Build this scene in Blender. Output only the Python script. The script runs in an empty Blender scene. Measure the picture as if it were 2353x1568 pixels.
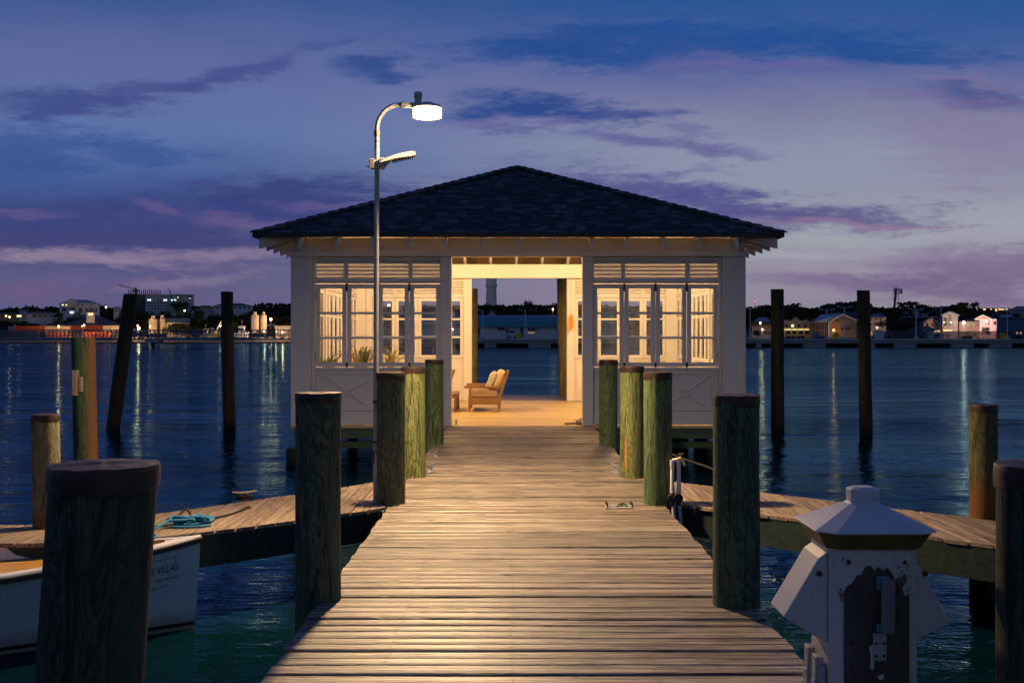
import bpy, bmesh, math, random
from mathutils import Vector, Matrix, noise as mnoise
S = bpy.context.scene
COL = S.collection
PI = math.pi
R = random.Random(7)
# ------------------------------------------------------------------ camera model
F, CX, CY, H = 2600.0, 1176.0, 770.0, 1.6       # focal (px of a 2352 px wide frame), vanishing point, eye height
WZ = -0.70                                       # water level
def PX(x, Y): return (x - CX) * Y / F
def PZ(y, Y): return H - (y - CY) * Y / F
cam = bpy.data.objects.new('camera', bpy.data.cameras.new('camera'))
COL.objects.link(cam)
cam.location = (0, 0, H); cam.rotation_euler = (PI/2, 0, 0)
cam.data.sensor_width = 36; cam.data.lens = 36*F/2352; cam.data.shift_y = -14/2352
cam.data.clip_start = .1; cam.data.clip_end = 6000
S.camera = cam
S.view_settings.view_transform = 'Standard'; S.view_settings.look = 'None'
S.view_settings.exposure = 0; S.view_settings.gamma = 1; S.view_settings.use_curve_mapping = False
try:
    S.cycles.max_bounces = 8; S.cycles.transparent_max_bounces = 24; S.cycles.sample_clamp_indirect = 6; S.cycles.sample_clamp_direct = 8
    S.cycles.caustics_reflective = False; S.cycles.caustics_refractive = False
    S.cycles.use_denoising = True
except Exception: pass

def lin(r, g, b):
    f = lambda c: (c/255/12.92) if c/255 <= .04045 else ((c/255+.055)/1.055)**2.4
    return (f(r), f(g), f(b), 1)

# ------------------------------------------------------------------ nodes
class NT:
    def __init__(s, tree): s.t = tree; s.n = tree.nodes; s.l = tree.links
    def new(s, typ, _set=None, **inp):
        nd = s.n.new('ShaderNode'+typ)
        for k, v in (_set or {}).items(): setattr(nd, k, v)
        for k, v in inp.items():
            key = int(k[1:]) if k[0] == 'i' and k[1:].isdigit() else k.replace('_', ' ')
            s.put(nd.inputs[key], v)
        return nd
    def put(s, sock, v):
        if isinstance(v, bpy.types.NodeSocket): s.l.new(v, sock)
        elif isinstance(v, bpy.types.Node): s.l.new(v.outputs[0], sock)
        else: sock.default_value = v
    def math(s, op, a, b=0.0, c=0.0, clamp=False):
        nd = s.n.new('ShaderNodeMath'); nd.operation = op; nd.use_clamp = clamp
        s.put(nd.inputs[0], a); s.put(nd.inputs[1], b); s.put(nd.inputs[2], c)
        return nd.outputs[0]
    def vm(s, op, a, b=(0,0,0)):
        nd = s.n.new('ShaderNodeVectorMath'); nd.operation = op
        s.put(nd.inputs[0], a); s.put(nd.inputs[1], b)
        return nd.outputs['Value'] if op in ('LENGTH', 'DOT_PRODUCT', 'DISTANCE') else nd.outputs[0]
    def mix(s, f, a, b, blend='MIX'):
        nd = s.n.new('ShaderNodeMix'); nd.data_type = 'RGBA'; nd.blend_type = blend
        s.put(nd.inputs[0], f); s.put(nd.inputs[6], a); s.put(nd.inputs[7], b)
        return nd.outputs[2]
    def ramp(s, f, stops, interp='LINEAR'):
        nd = s.n.new('ShaderNodeValToRGB'); s.put(nd.inputs[0], f)
        cr = nd.color_ramp; cr.interpolation = interp
        while len(cr.elements) < len(stops): cr.elements.new(.5)
        for e, (p, c) in zip(cr.elements, stops):
            e.position = p
            e.color = c if len(c) == 4 else (*c, 1)
        return nd.outputs[0]
    def mr(s, v, a, b, c=0.0, d=1.0, it='SMOOTHSTEP'):
        nd = s.n.new('ShaderNodeMapRange'); nd.interpolation_type = it
        s.put(nd.inputs[0], v); s.put(nd.inputs[1], a); s.put(nd.inputs[2], b); s.put(nd.inputs[3], c); s.put(nd.inputs[4], d)
        return nd.outputs[0]
    def noise(s, vec, scale, detail=4, rough=.55, dist=0.0):
        nd = s.n.new('ShaderNodeTexNoise'); s.put(nd.inputs['Vector'], vec)
        nd.inputs['Scale'].default_value = scale; nd.inputs['Detail'].default_value = detail
        nd.inputs['Roughness'].default_value = rough; nd.inputs['Distortion'].default_value = dist
        return nd
def newmat(name):
    m = bpy.data.materials.new(name); m.use_nodes = True
    t = NT(m.node_tree); b = m.node_tree.nodes['Principled BSDF']
    return m, t, b
def bump(t, b, h, strength=.3, dist=.01):
    nd = t.new('Bump', Strength=strength, Distance=dist, Height=h)
    t.l.new(nd.outputs[0], b.inputs['Normal']); return nd
_MC = {}
def plain(name, c, rough=.6, metal=0.0, var=.12, scale=6.0, bmp=.15, bd=.004):
    """painted / mineral / metal surface: colour with two scales of mottling and a fine bump"""
    if name in _MC: return _MC[name]
    m, t, b = newmat(name)
    co = t.new('TexCoord').outputs['Object']
    n1 = t.noise(co, scale, 5, .6); n2 = t.noise(co, scale*7, 3, .6)
    k = t.math('ADD', t.math('MULTIPLY', n1.outputs[0], .65), t.math('MULTIPLY', n2.outputs[0], .35))
    dark = tuple(x*(1-var) for x in c[:3])+(1,); lite = tuple(min(1, x*(1+var)) for x in c[:3])+(1,)
    t.put(b.inputs['Base Color'], t.ramp(k, [(.3, dark), (.7, lite)]))
    t.put(b.inputs['Roughness'], t.mr(n2.outputs[0], .3, .7, max(0, rough-.08), min(1, rough+.08)))
    b.inputs['Metallic'].default_value = metal
    bump(t, b, k, bmp, bd)
    _MC[name] = m; return m
def emis(name, c, s):
    if name in _MC: return _MC[name]
    m, t, b = newmat(name)
    b.inputs['Base Color'].default_value = (0.8,.8,.8, 1)
    b.inputs['Emission Color'].default_value = c; b.inputs['Emission Strength'].default_value = s
    _MC[name] = m; return m

# ------------------------------------------------------------------ mesh builder
class MB:
    def __init__(s): s.v = []; s.f = []
    def add(s, vs, fs):
        o = len(s.v); s.v += [tuple(v) for v in vs]; s.f += [tuple(i+o for i in f) for f in fs]; return s
    def box(s, x0, x1, y0, y1, z0, z1):
        if x0 > x1: x0, x1 = x1, x0
        if y0 > y1: y0, y1 = y1, y0
        if z0 > z1: z0, z1 = z1, z0
        return s.add([(x0,y0,z0),(x1,y0,z0),(x1,y1,z0),(x0,y1,z0),(x0,y0,z1),(x1,y0,z1),(x1,y1,z1),(x0,y1,z1)],
                     [(0,3,2,1),(4,5,6,7),(0,1,5,4),(1,2,6,5),(2,3,7,6),(3,0,4,7)])
    def hexa(s, P):  # 8 points: bottom 4 ccw, top 4 ccw
        return s.add(P, [(0,3,2,1),(4,5,6,7),(0,1,5,4),(1,2,6,5),(2,3,7,6),(3,0,4,7)])
    def bar(s, p, q, w, h, up=(0,0,1)):
        p = Vector(p); q = Vector(q); d = (q-p).normalized(); u = Vector(up)
        sd = d.cross(u)
        if sd.length < 1e-4: sd = d.cross(Vector((0,1,0)))
        sd.normalize(); n = sd.cross(d).normalized()
        a = sd*w/2; b = n*h/2
        return s.hexa([p-a-b, p+a-b, q+a-b, q-a-b, p-a+b, p+a+b, q+a+b, q-a+b])
    def tube(s, pts, r, seg=8, cap=True):
        pts = [Vector(p) for p in pts]; n = len(pts)
        rs = r if isinstance(r, (list, tuple)) else [r]*n
        o = len(s.v); prev = None
        for i, p in enumerate(pts):
            d = (pts[min(i+1, n-1)]-pts[max(i-1, 0)])
            d = d.normalized() if d.length > 1e-9 else Vector((0,0,1))
            if prev is None:
                a = d.cross(Vector((0,0,1)) if abs(d.z) < .9 else Vector((1,0,0))).normalized()
            else:
                a = prev - d*prev.dot(d); a.normalize()
            prev = a; b = d.cross(a)
            for k in range(seg):
                an = 2*PI*k/seg
                s.v.append(tuple(p + (a*math.cos(an)+b*math.sin(an))*rs[i]))
        for i in range(n-1):
            for k in range(seg):
                k2 = (k+1) % seg
                s.f.append((o+i*seg+k, o+i*seg+k2, o+(i+1)*seg+k2, o+(i+1)*seg+k))
        if cap:
            s.f.append(tuple(o+k for k in range(seg))[::-1]); s.f.append(tuple(o+(n-1)*seg+k for k in range(seg)))
        return s
    def lathe(s, c, prof, seg=24, wob=None):
        o = len(s.v); n = len(prof)
        for i, (r, z) in enumerate(prof):
            for k in range(seg):
                an = 2*PI*k/seg
                rr, dz = (wob(an, z, r) if wob else (r, 0))
                s.v.append((c[0]+rr*math.cos(an), c[1]+rr*math.sin(an), c[2]+z+dz))
        for i in range(n-1):
            for k in range(seg):
                k2 = (k+1) % seg
                s.f.append((o+i*seg+k, o+i*seg+k2, o+(i+1)*seg+k2, o+(i+1)*seg+k))
        s.f.append(tuple(o+k for k in range(seg))[::-1]); s.f.append(tuple(o+(n-1)*seg+k for k in range(seg)))
        return s
    def prism(s, poly, axis, a0, a1):
        """poly of 2D points extruded along axis 'x','y','z' from a0 to a1"""
        def P(u, v, a): return {'x': (a,u,v), 'y': (u,a,v), 'z': (u,v,a)}[axis]
        n = len(poly)
        return s.add([P(u,v,a0) for u, v in poly]+[P(u,v,a1) for u, v in poly],
                     [tuple(range(n))[::-1], tuple(range(n, 2*n))]+[(i, (i+1)%n, n+(i+1)%n, n+i) for i in range(n)])
    def sphere(s, c, r, seg=12, rings=8, sq=(1,1,1)):
        o = len(s.v); c = Vector(c)
        s.v.append(tuple(c+Vector((0,0,r*sq[2]))))
        for i in range(1, rings):
            th = PI*i/rings
            for k in range(seg):
                an = 2*PI*k/seg
                s.v.append((c.x+r*sq[0]*math.sin(th)*math.cos(an), c.y+r*sq[1]*math.sin(th)*math.sin(an), c.z+r*sq[2]*math.cos(th)))
        s.v.append(tuple(c-Vector((0,0,r*sq[2])))); last = len(s.v)-1
        for k in range(seg):
            k2 = (k+1)%seg
            s.f.append((o, o+1+k, o+1+k2))
            for i in range(rings-2):
                a = o+1+i*seg
                s.f.append((a+k, a+seg+k, a+seg+k2, a+k2))
            s.f.append((o+1+(rings-2)*seg+k, last, o+1+(rings-2)*seg+k2))
        return s
    def build(s, name, mat, parent=None, smooth=False, bevel=0.0, fix=True, seg=2):
        me = bpy.data.meshes.new(name)
        org = ORG.get(parent.name, Vector((0,0,0))) if parent else Vector((0,0,0))
        me.from_pydata([tuple(Vector(v)-org) for v in s.v], [], s.f)
        if fix:
            bm = bmesh.new(); bm.from_mesh(me); bmesh.ops.recalc_face_normals(bm, faces=bm.faces); bm.to_mesh(me); bm.free()
        me.materials.append(mat)
        if smooth:
            for p in me.polygons: p.use_smooth = True
            if smooth != 'all': me.set_sharp_from_angle(angle=math.radians(40))
        o = bpy.data.objects.new(name, me); COL.objects.link(o)
        if parent: o.parent = parent; ORG[o.name] = org
        if bevel:
            md = o.modifiers.new('bevel', 'BEVEL'); md.width = bevel; md.segments = seg; md.limit_method = 'ANGLE'; md.angle_limit = .6
        return o
ORG = {}
def tag(o, label, cat, group=None):
    o['label'] = label; o['category'] = cat
    if group: o['group'] = group
    return o
def thing(name, label, cat, loc=(0,0,0), group=None):
    o = bpy.data.objects.new(name, None); COL.objects.link(o); o.location = loc
    o.empty_display_size = .2
    ORG[o.name] = Vector(loc); return tag(o, label, cat, group)
def struct(o, kind='structure'):
    o['kind'] = kind; return o
def dup(root, loc, label, rz=0, sc=1, group=None):
    def cp(o, par):
        c = o.copy(); COL.objects.link(c)
        if par: c.parent = par
        for ch in list(o.children): cp(ch, c)
        return c
    kids = list(root.children)
    c = root.copy(); COL.objects.link(c)
    for ch in kids: cp(ch, c)
    c.location = loc; c.rotation_euler = (0,0,rz)
    c.scale = (sc,)*3 if not isinstance(sc, tuple) else sc
    c['label'] = label
    if group: c['group'] = group
    return c

# ------------------------------------------------------------------ materials
def wood(name, cols, axis=0, gs=14.0, stretch=.06, rough=.7, bmp=.5, bd=.004, island=True, spec=.3, dark=.25, crack=0.0, fine=.25, hard=False):
    """weathered boards: long grain along `axis`, tone per board"""
    m, t, b = newmat(name)
    co = t.new('TexCoord').outputs['Object']
    geo = t.new('NewGeometry')
    if island:
        rnd = geo.outputs['Random Per Island']
        off = t.new('CombineXYZ', X=t.math('MULTIPLY', rnd, 37.0), Y=t.math('MULTIPLY', rnd, 91.0), Z=t.math('MULTIPLY', rnd, 13.0)).outputs[0]
        co = t.vm('ADD', co, off)
    else: rnd = .5
    sc = [1, 1, 1]; sc[axis] = stretch
    g = t.vm('MULTIPLY', co, tuple(sc))
    n1 = t.noise(g, gs, 6, .65, .8); n2 = t.noise(g, gs*4.5, 3, .6); n3 = t.noise(co, 1.3, 3, .6)
    k = t.math('ADD', t.math('MULTIPLY', n1.outputs[0], .85-fine), t.math('ADD', t.math('MULTIPLY', n2.outputs[0], fine), t.math('MULTIPLY', n3.outputs[0], .15)))
    c = t.ramp(k, [(.40, cols[0]), (.475, cols[1]), (.58, cols[2])] if hard else [(.3, cols[0]), (.47, cols[1]), (.66, cols[2])])
    if island and hard:
        c = t.mix(t.math('MULTIPLY', t.math('FRACT', t.math('MULTIPLY', rnd, 7.31)), .5), c, t.mix(1.0, c, (.80,.90,1.02,1), 'MULTIPLY'))
    if crack:
        st = [1,1,1]; st[axis] = .035
        c, ck = cracks(t, co, c, 22.0, tuple(st), .008, .03, crack)
        kn = t.new('TexVoronoi', Vector=t.vm('MULTIPLY', co, (1.6,5.0,5.0) if axis == 0 else (5.0,1.6,5.0)), Scale=.9)
        km = t.mr(kn.outputs['Distance'], .05, .11, .75, 0); c = t.mix(km, c, (.03,.02,.014,1))
        k = t.math('SUBTRACT', k, t.math('MULTIPLY', ck, .6))
    if island:
        tone = t.mr(rnd, 0, 1, 1-dark, 1+dark, 'LINEAR')
        c = t.mix(1.0, c, t.new('CombineColor', Red=tone, Green=tone, Blue=tone).outputs[0], 'MULTIPLY')
    t.put(b.inputs['Base Color'], c)
    b.inputs['Roughness'].default_value = rough; b.inputs['Specular IOR Level'].default_value = spec
    bump(t, b, k, bmp, bd)
    return m
def cracks(t, co, c, scale, st, lo, hi, amt=.8):
    n = t.noise(t.vm('MULTIPLY', co, st), scale, 3, .55, .6)
    m_ = t.mr(t.math('ABSOLUTE', t.math('SUBTRACT', n.outputs[0], .5)), lo, hi, amt, 0)
    return t.mix(m_, c, (.008,.007,.006,1)), m_
def pilewood(name, cols, rot=True, wet=True, stain=None, gs=9.0):
    """treated round timber: swirling long grain, green cast, wet dark foot"""
    m, t, b = newmat(name)
    tc = t.new('TexCoord').outputs['Object']
    oi = t.new('ObjectInfo').outputs['Random']
    off = t.new('CombineXYZ', X=t.math('MULTIPLY', oi, 31.0), Y=t.math('MULTIPLY', oi, 17.0), Z=t.math('MULTIPLY', oi, 53.0)).outputs[0]
    co = t.vm('ADD', tc, off)
    g = t.vm('MULTIPLY', co, (1, 1, .13))
    sw = t.noise(t.vm('MULTIPLY', co, (1,1,.35)), 3.0, 2, .5)
    g2 = t.vm('ADD', g, t.vm('MULTIPLY', sw.outputs['Color'], (.35, .35, .12)))
    n1 = t.noise(g2, gs, 5, .6, 1.2)
    rings = t.math('PINGPONG', t.math('MULTIPLY', n1.outputs[0], 9.0), .5)
    n2 = t.noise(g, gs*8, 3, .6)
    n3 = t.noise(t.vm('MULTIPLY', co, (1,1,.3)), 2.6, 3, .6)
    k = t.math('ADD', t.math('MULTIPLY', rings, .55), t.math('ADD', t.math('MULTIPLY', n2.outputs[0], .3), t.math('MULTIPLY', n1.outputs[0], .2)))
    c = t.ramp(k, [(.22, cols[0]), (.42, cols[1]), (.62, cols[2])])
    c = t.mix(t.mr(n3.outputs[0], .45, .7, 0, .75), c, cols[3])
    c, ck = cracks(t, co, c, 11.0, (1,1,.07), .006, .022, .75)
    k = t.math('SUBTRACT', k, t.math('MULTIPLY', ck, .5))
    if stain:
        pos = t.new('SeparateXYZ', Vector=tc)
        s = t.math('ADD', t.math('MULTIPLY', pos.outputs[stain[1]], stain[2]), t.math('MULTIPLY', n3.outputs[0], .08))
        c = t.mix(t.mr(s, stain[3], stain[4], 0, .85), c, stain[0])
    if wet:
        z = t.new('SeparateXYZ', Vector=t.new('NewGeometry').outputs['Position']).outputs[2]
        c = t.mix(t.mr(t.math('ADD', z, t.math('MULTIPLY', n3.outputs[0], .12)), WZ+.32, WZ+.14, 0, .9), c, (.006,.007,.005,1))
    t.put(b.inputs['Base Color'], c)
    b.inputs['Roughness'].default_value = .72; b.inputs['Specular IOR Level'].default_value = .3
    bump(t, b, k, .4, .004)
    return m
M = {}
M['deck'] = wood('weathered_deck_boards', [(.045,.036,.030,1),(.20,.16,.122,1),(.44,.37,.285,1)], 0, 36, .035, .43, .7, .003, True, .55, .36, .85, .42, hard=True)
M['deck_finger'] = wood('finger_deck_boards', [(.06,.045,.034,1),(.23,.175,.13,1),(.42,.33,.255,1)], 1, 26, .035, .7, .7, .004, True, .25, .25, .6, .3)
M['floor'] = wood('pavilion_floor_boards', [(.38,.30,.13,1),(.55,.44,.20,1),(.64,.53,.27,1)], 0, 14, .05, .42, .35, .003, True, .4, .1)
M['beam'] = wood('green_treated_beam', [(.02,.034,.02,1),(.06,.105,.065,1),(.12,.18,.11,1)], 0, 9, .1, .75, .5, .004, False)
M['fbeam'] = wood('wet_finger_beam', [(.010,.016,.014,1),(.022,.040,.034,1),(.045,.07,.055,1)], 0, 16, .05, .7, .6, .004, False)
M['teak'] = wood('oiled_teak', [(.14,.075,.034,1),(.21,.12,.055,1),(.27,.165,.08,1)], 0, 12, .1, .45, .2, .002, False, .4)
M['ceil'] = wood('roof_sheathing', [(.14,.09,.045,1),(.22,.15,.08,1),(.28,.2,.11,1)], 0, 9, .08, .7, .3, .003, True, .3, .15)
M['boatwood'] = wood('varnished_boat_wood', [(.34,.17,.04,1),(.5,.28,.08,1),(.6,.37,.13,1)], 0, 22, .06, .3, .2, .002, False, .5)
M['pile_dark'] = pilewood('pile_dark_green', [(.026,.034,.022,1),(.08,.105,.066,1),(.17,.195,.125,1),(.05,.11,.07,1)])
M['pile_near'] = pilewood('pile_near_black', [(.014,.017,.012,1),(.045,.058,.038,1),(.105,.115,.085,1),(.028,.065,.045,1)], gs=12.0)
M['pile_dgreen'] = pilewood('pile_deep_green', [(.02,.034,.02,1),(.055,.095,.06,1),(.11,.165,.10,1),(.035,.085,.055,1)])
M['pile_olive'] = pilewood('pile_olive', [(.06,.07,.02,1),(.17,.2,.07,1),(.34,.38,.16,1),(.12,.17,.06,1)])
M['pile_green'] = pilewood('pile_green', [(.04,.06,.022,1),(.11,.16,.07,1),(.21,.28,.14,1),(.07,.13,.06,1)])
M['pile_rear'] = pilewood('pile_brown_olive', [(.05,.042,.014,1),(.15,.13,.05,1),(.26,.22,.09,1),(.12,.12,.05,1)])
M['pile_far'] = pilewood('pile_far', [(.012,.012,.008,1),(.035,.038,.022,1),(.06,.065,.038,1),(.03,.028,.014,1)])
M['pile_tan'] = pilewood('pile_tan', [(.06,.06,.03,1),(.2,.19,.11,1),(.32,.3,.19,1),(.12,.15,.08,1)], stain=((.14,.06,.02,1), 2, -1.0, -.25, .05))
M['pile_stain'] = pilewood('pile_green_stained', [(.02,.035,.016,1),(.055,.1,.045,1),(.1,.16,.075,1),(.045,.095,.05,1)], stain=((.17,.07,.02,1), 0, 1.0, .05, .16))
M['pile_rust'] = pilewood('pile_rusty_foot', [(.035,.035,.012,1),(.10,.10,.035,1),(.17,.16,.07,1),(.07,.085,.03,1)], stain=((.17,.065,.016,1), 2, -1.0, -.42, -.1))
M['cap'] = plain('rusted_pile_cap', (.05,.028,.022,1), .5, .25, .5, 9, .5, .006)
M['white'] = plain('white_paint', (.62,.625,.62,1), .5, 0, .05, 3, .1, .002)
M['trim'] = plain('white_trim', (.67,.67,.655,1), .45, 0, .04, 4, .1, .002)
M['brass'] = plain('dark_bronze', (.05,.03,.015,1), .4, .8, .3, 20, .2)
M['galv'] = plain('galvanised_steel', (.34,.35,.37,1), .5, .3, .06, 3, .02, .001)
M['iron'] = plain('worn_cast_metal', (.42,.42,.44,1), .45, .35, .25, 20, .3)
M['pvc'] = plain('pvc_pipe', (.62,.62,.6,1), .4, 0, .08, 10, .05)
M['black'] = plain('black_rubber', (.012,.012,.013,1), .55, 0, .3, 20, .1)
M['rust'] = plain('rusty_iron', (.10,.045,.025,1), .75, .3, .4, 30, .4)
M['gel'] = plain('white_gelcoat', (.72,.72,.70,1), .22, 0, .04, 3, .02)
M['fascia'] = plain('dark_fascia', (.012,.012,.014,1), .5, 0, .2, 5, .1)
# ------------------------------------------------------------------ world: dusk sky with streaked clouds
W = bpy.data.worlds.new('World'); S.world = W; W.use_nodes = True
t = NT(W.node_tree); W.node_tree.nodes.clear()
D = t.new('TexCoord').outputs['Generated']
sp = t.new('SeparateXYZ', Vector=D)
az = t.math('ARCTAN2', sp.outputs[0], sp.outputs[1])
hl = t.math('SQRT', t.math('ADD', t.math('MULTIPLY', sp.outputs[0], sp.outputs[0]), t.math('MULTIPLY', sp.outputs[1], sp.outputs[1])))
tv = t.math('DIVIDE', sp.outputs[2], t.math('MAXIMUM', hl, .02))
U = t.math('MULTIPLY', t.math('TANGENT', t.math('MAXIMUM', t.math('MINIMUM', az, 1.2), -1.2)), 2.6)     # 1 unit = 1000 px
V = t.math('MULTIPLY', t.math('MULTIPLY', tv, 2.6), t.math('DIVIDE', 1.0, t.math('MAXIMUM', t.math('COSINE', t.math('MAXIMUM', t.math('MINIMUM', az, 1.2), -1.2)), .3)))
uv = t.new('CombineXYZ', X=U, Y=V, Z=0.0).outputs[0]
nb = t.noise(t.vm('MULTIPLY', uv, (1.0, 3.6, 1)), 2.2, 5, .6)
nf = t.noise(t.vm('MULTIPLY', uv, (1.0, 5.0, 1)), 7.0, 6, .68)
wv = t.vm('ADD', uv, t.vm('MULTIPLY', t.vm('SUBTRACT', nb.outputs['Color'], (.5,.5,.5)), (.30, .13, 0)))
wv = t.vm('ADD', wv, t.vm('MULTIPLY', t.vm('SUBTRACT', nf.outputs['Color'], (.5,.5,.5)), (.14, .035, 0)))
ws = t.new('SeparateXYZ', Vector=wv)
def yr(y): return max(0.0, min(1.0, (CY-y)/1000/1.6))
yv = t.math('DIVIDE', ws.outputs[1], 1.6, clamp=True)
def grad(rows): return t.ramp(yv, [(yr(y), lin(*c)) for y, c in rows], 'LINEAR')
left = grad([(770,(96,93,125)),(690,(94,91,129)),(600,(88,87,133)),(540,(70,75,125)),(470,(62,73,129)),(390,(70,95,151)),(300,(90,115,167)),
             (200,(96,111,163)),(100,(90,103,157)),(0,(62,89,145)),(-300,(38,65,130)),(-830,(26,49,104))])
right = grad([(770,(130,125,139)),(690,(146,137,155)),(600,(150,145,163)),(520,(160,163,175)),(440,(146,149,169)),(350,(142,147,173)),
              (250,(126,127,161)),(170,(98,107,157)),(90,(62,93,153)),(0,(46,87,147)),(-300,(32,63,130)),(-830,(24,47,104))])
base = t.mix(t.mr(ws.outputs[0], -.85, .65), left, right)
DB, PB, DK = (36,70,142), (74,72,134), (58,60,122)
clouds = [  # x, y, rx, ry, tilt, colour, opacity (photo px)
 (250,560,560,46,0,(64,60,118),.75),(700,452,290,46,.03,(54,58,122),.85),(110,490,260,30,0,(60,62,124),.6),
 (60,345,150,48,0,(48,74,140),.65),(335,335,130,22,-.1,(52,76,142),.7),
 (120,236,170,30,-.04,(58,68,132),.8),(330,208,170,20,.16,(70,70,136),.75),(520,160,190,15,.26,(68,72,138),.75),(780,98,70,10,.1,(66,76,144),.6),
 (865,162,85,24,-.08,(48,70,138),.9),
 (1290,108,260,36,.05,DB,.95),(1560,120,260,30,-.05,(44,74,146),.8),(1850,100,330,32,-.02,(34,74,146),.9),(2130,125,200,20,-.05,(40,74,144),.7),
 (1700,146,230,11,0,(112,98,156),.55),(1450,20,300,30,0,(38,76,148),.5),
 (1210,262,180,38,0,(40,66,138),.95),(1420,270,140,14,.06,(60,72,140),.8),(1170,298,170,9,0,(122,104,156),.45),
 (1480,330,150,14,-.04,(92,84,146),.75),(1650,345,150,10,0,(98,86,146),.6),(1560,305,80,10,-.1,(96,92,150),.5),(1640,382,60,8,0,(104,100,154),.5),
 (1180,378,150,16,0,(96,100,158),.5),(1480,425,230,30,-.1,(84,80,142),.8),(1640,462,260,34,-.1,(80,74,138),.85),(1900,487,250,26,-.05,(88,76,134),.85),
 (1960,507,220,8,-.05,(150,116,150),.6),(1860,545,260,12,0,(156,158,168),.55),(1860,588,240,9,.05,(168,166,178),.6),
 (2260,210,110,24,-.1,(62,72,136),.8),(2240,184,110,8,-.1,(134,116,156),.45),(2130,215,150,10,0,(112,96,150),.5),(2260,330,200,90,0,(134,112,152),.5),
 (2260,628,300,42,.06,(112,82,130),.65),(1960,646,260,15,.02,(112,86,134),.6),(2300,672,220,18,0,(120,90,132),.45),(2080,590,200,16,0,(134,112,148),.4),
 (560,505,130,15,-.1,(112,86,140),.6),(352,478,60,11,-.2,(112,88,140),.5),(800,470,150,8,-.05,(108,88,142),.5),(60,478,90,10,0,(104,86,138),.5),
 (300,597,420,12,0,(146,122,152),.7),(200,606,260,10,-.04,(150,126,154),.5),(560,590,150,12,0,(140,120,152),.4),
 (60,668,130,12,-.06,(112,84,130),.55),(330,655,160,14,0,(112,84,134),.5),(430,645,160,9,.08,(140,122,150),.5),(140,650,90,8,0,(110,92,140),.4),
]
nh = t.noise(t.vm('MULTIPLY', uv, (1.0, 3.2, 1)), 26.0, 5, .7)
edge = t.math('ADD', t.math('MULTIPLY', t.math('SUBTRACT', nf.outputs[0], .5), 2.0), t.math('MULTIPLY', t.math('SUBTRACT', nh.outputs[0], .5), .8))
for (x, y, rx, ry, tl, c, op) in clouds:
    c = (c[0]-1, c[1]+5, c[2]+1)
    mp = t.new('Mapping', {'vector_type': 'TEXTURE'}, Vector=wv)
    mp.inputs['Location'].default_value = ((x-CX)/1000, (CY-y)/1000, 0)
    mp.inputs['Rotation'].default_value = (0, 0, math.atan(tl))
    mp.inputs['Scale'].default_value = (rx/1000*1.25, ry/1000*1.45, 1)
    d = t.math('ADD', t.vm('LENGTH', mp.outputs[0]), edge)
    base = t.mix(t.mr(d, 1.25, .2, 0, op), base, lin(*c))
# loose cloud over the rest of the dome (beyond the photographed part)
far = t.mr(t.math('ABSOLUTE', az), .55, .9)
gen = t.mix(t.mr(nb.outputs[0], .45, .65, 0, .6), base, lin(96,96,150))
base = t.mix(far, base, t.mix(1.0, gen, (1.32,1.46,.96,1), 'MULTIPLY'))
# below the horizon the dome is dark sea air
base = t.mix(t.mr(tv, -.005, -.05), base, lin(20,36,66))
bg = t.new('Background', Color=base, Strength=1.0)
t.new('OutputWorld', Surface=bg)
W.cycles.sampling_method = 'MANUAL'; W.cycles.sample_map_resolution = 512

# ------------------------------------------------------------------ water
m, t, b = newmat('harbour_water')
co = t.new('NewGeometry').outputs['Position']
w1 = t.noise(t.vm('MULTIPLY', co, (.5, 1.0, 1)), 1.1, 4, .55)
w2 = t.noise(t.vm('MULTIPLY', co, (.4, 1.0, 1)), 5.0, 4, .6)
w3 = t.noise(t.vm('MULTIPLY', co, (.12, 1.0, 1)), .28, 3, .5)
w4 = t.noise(t.vm('MULTIPLY', co, (.25, .6, 1)), .16, 4, .6)
gust = t.mr(w4.outputs[0], .35, .65, .35, 1.5)
hh = t.math('ADD', t.math('MULTIPLY', t.math('ADD', t.math('MULTIPLY', w1.outputs[0], .6), t.math('MULTIPLY', w2.outputs[0], .17)), gust), t.math('MULTIPLY', w3.outputs[0], 1.3))
nd = t.new('Bump', Strength=1.0, Distance=.16, Height=hh)
pn = t.noise(t.vm('MULTIPLY', co, (.3, 1, 1)), .12, 3, .5)
body = t.ramp(pn.outputs[0], [(.3, (.001,.011,.018,1)), (.7, (.0015,.017,.025,1))])
m.node_tree.nodes.remove(b)
df = t.new('BsdfDiffuse', Color=body)
gl_ = t.new('BsdfGlossy', Color=(.23,.50,.68,1), Roughness=.06)
t.l.new(nd.outputs[0], gl_.inputs['Normal'])
fr = t.new('Fresnel', IOR=1.33); t.l.new(nd.outputs[0], fr.inputs['Normal'])
mx = t.new('MixShader', Fac=t.math('MINIMUM', fr.outputs[0], .55)); t.l.new(df.outputs[0], mx.inputs[1]); t.l.new(gl_.outputs[0], mx.inputs[2])
t.l.new(mx.outputs[0], m.node_tree.nodes['Material Output'].inputs['Surface'])
M['water'] = m
wm = MB(); wm.add([(-2600,-60,WZ),(2600,-60,WZ),(2600,5200,WZ),(-2600,5200,WZ)], [(0,1,2,3)])
struct(wm.build('water', m, fix=False))

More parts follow.
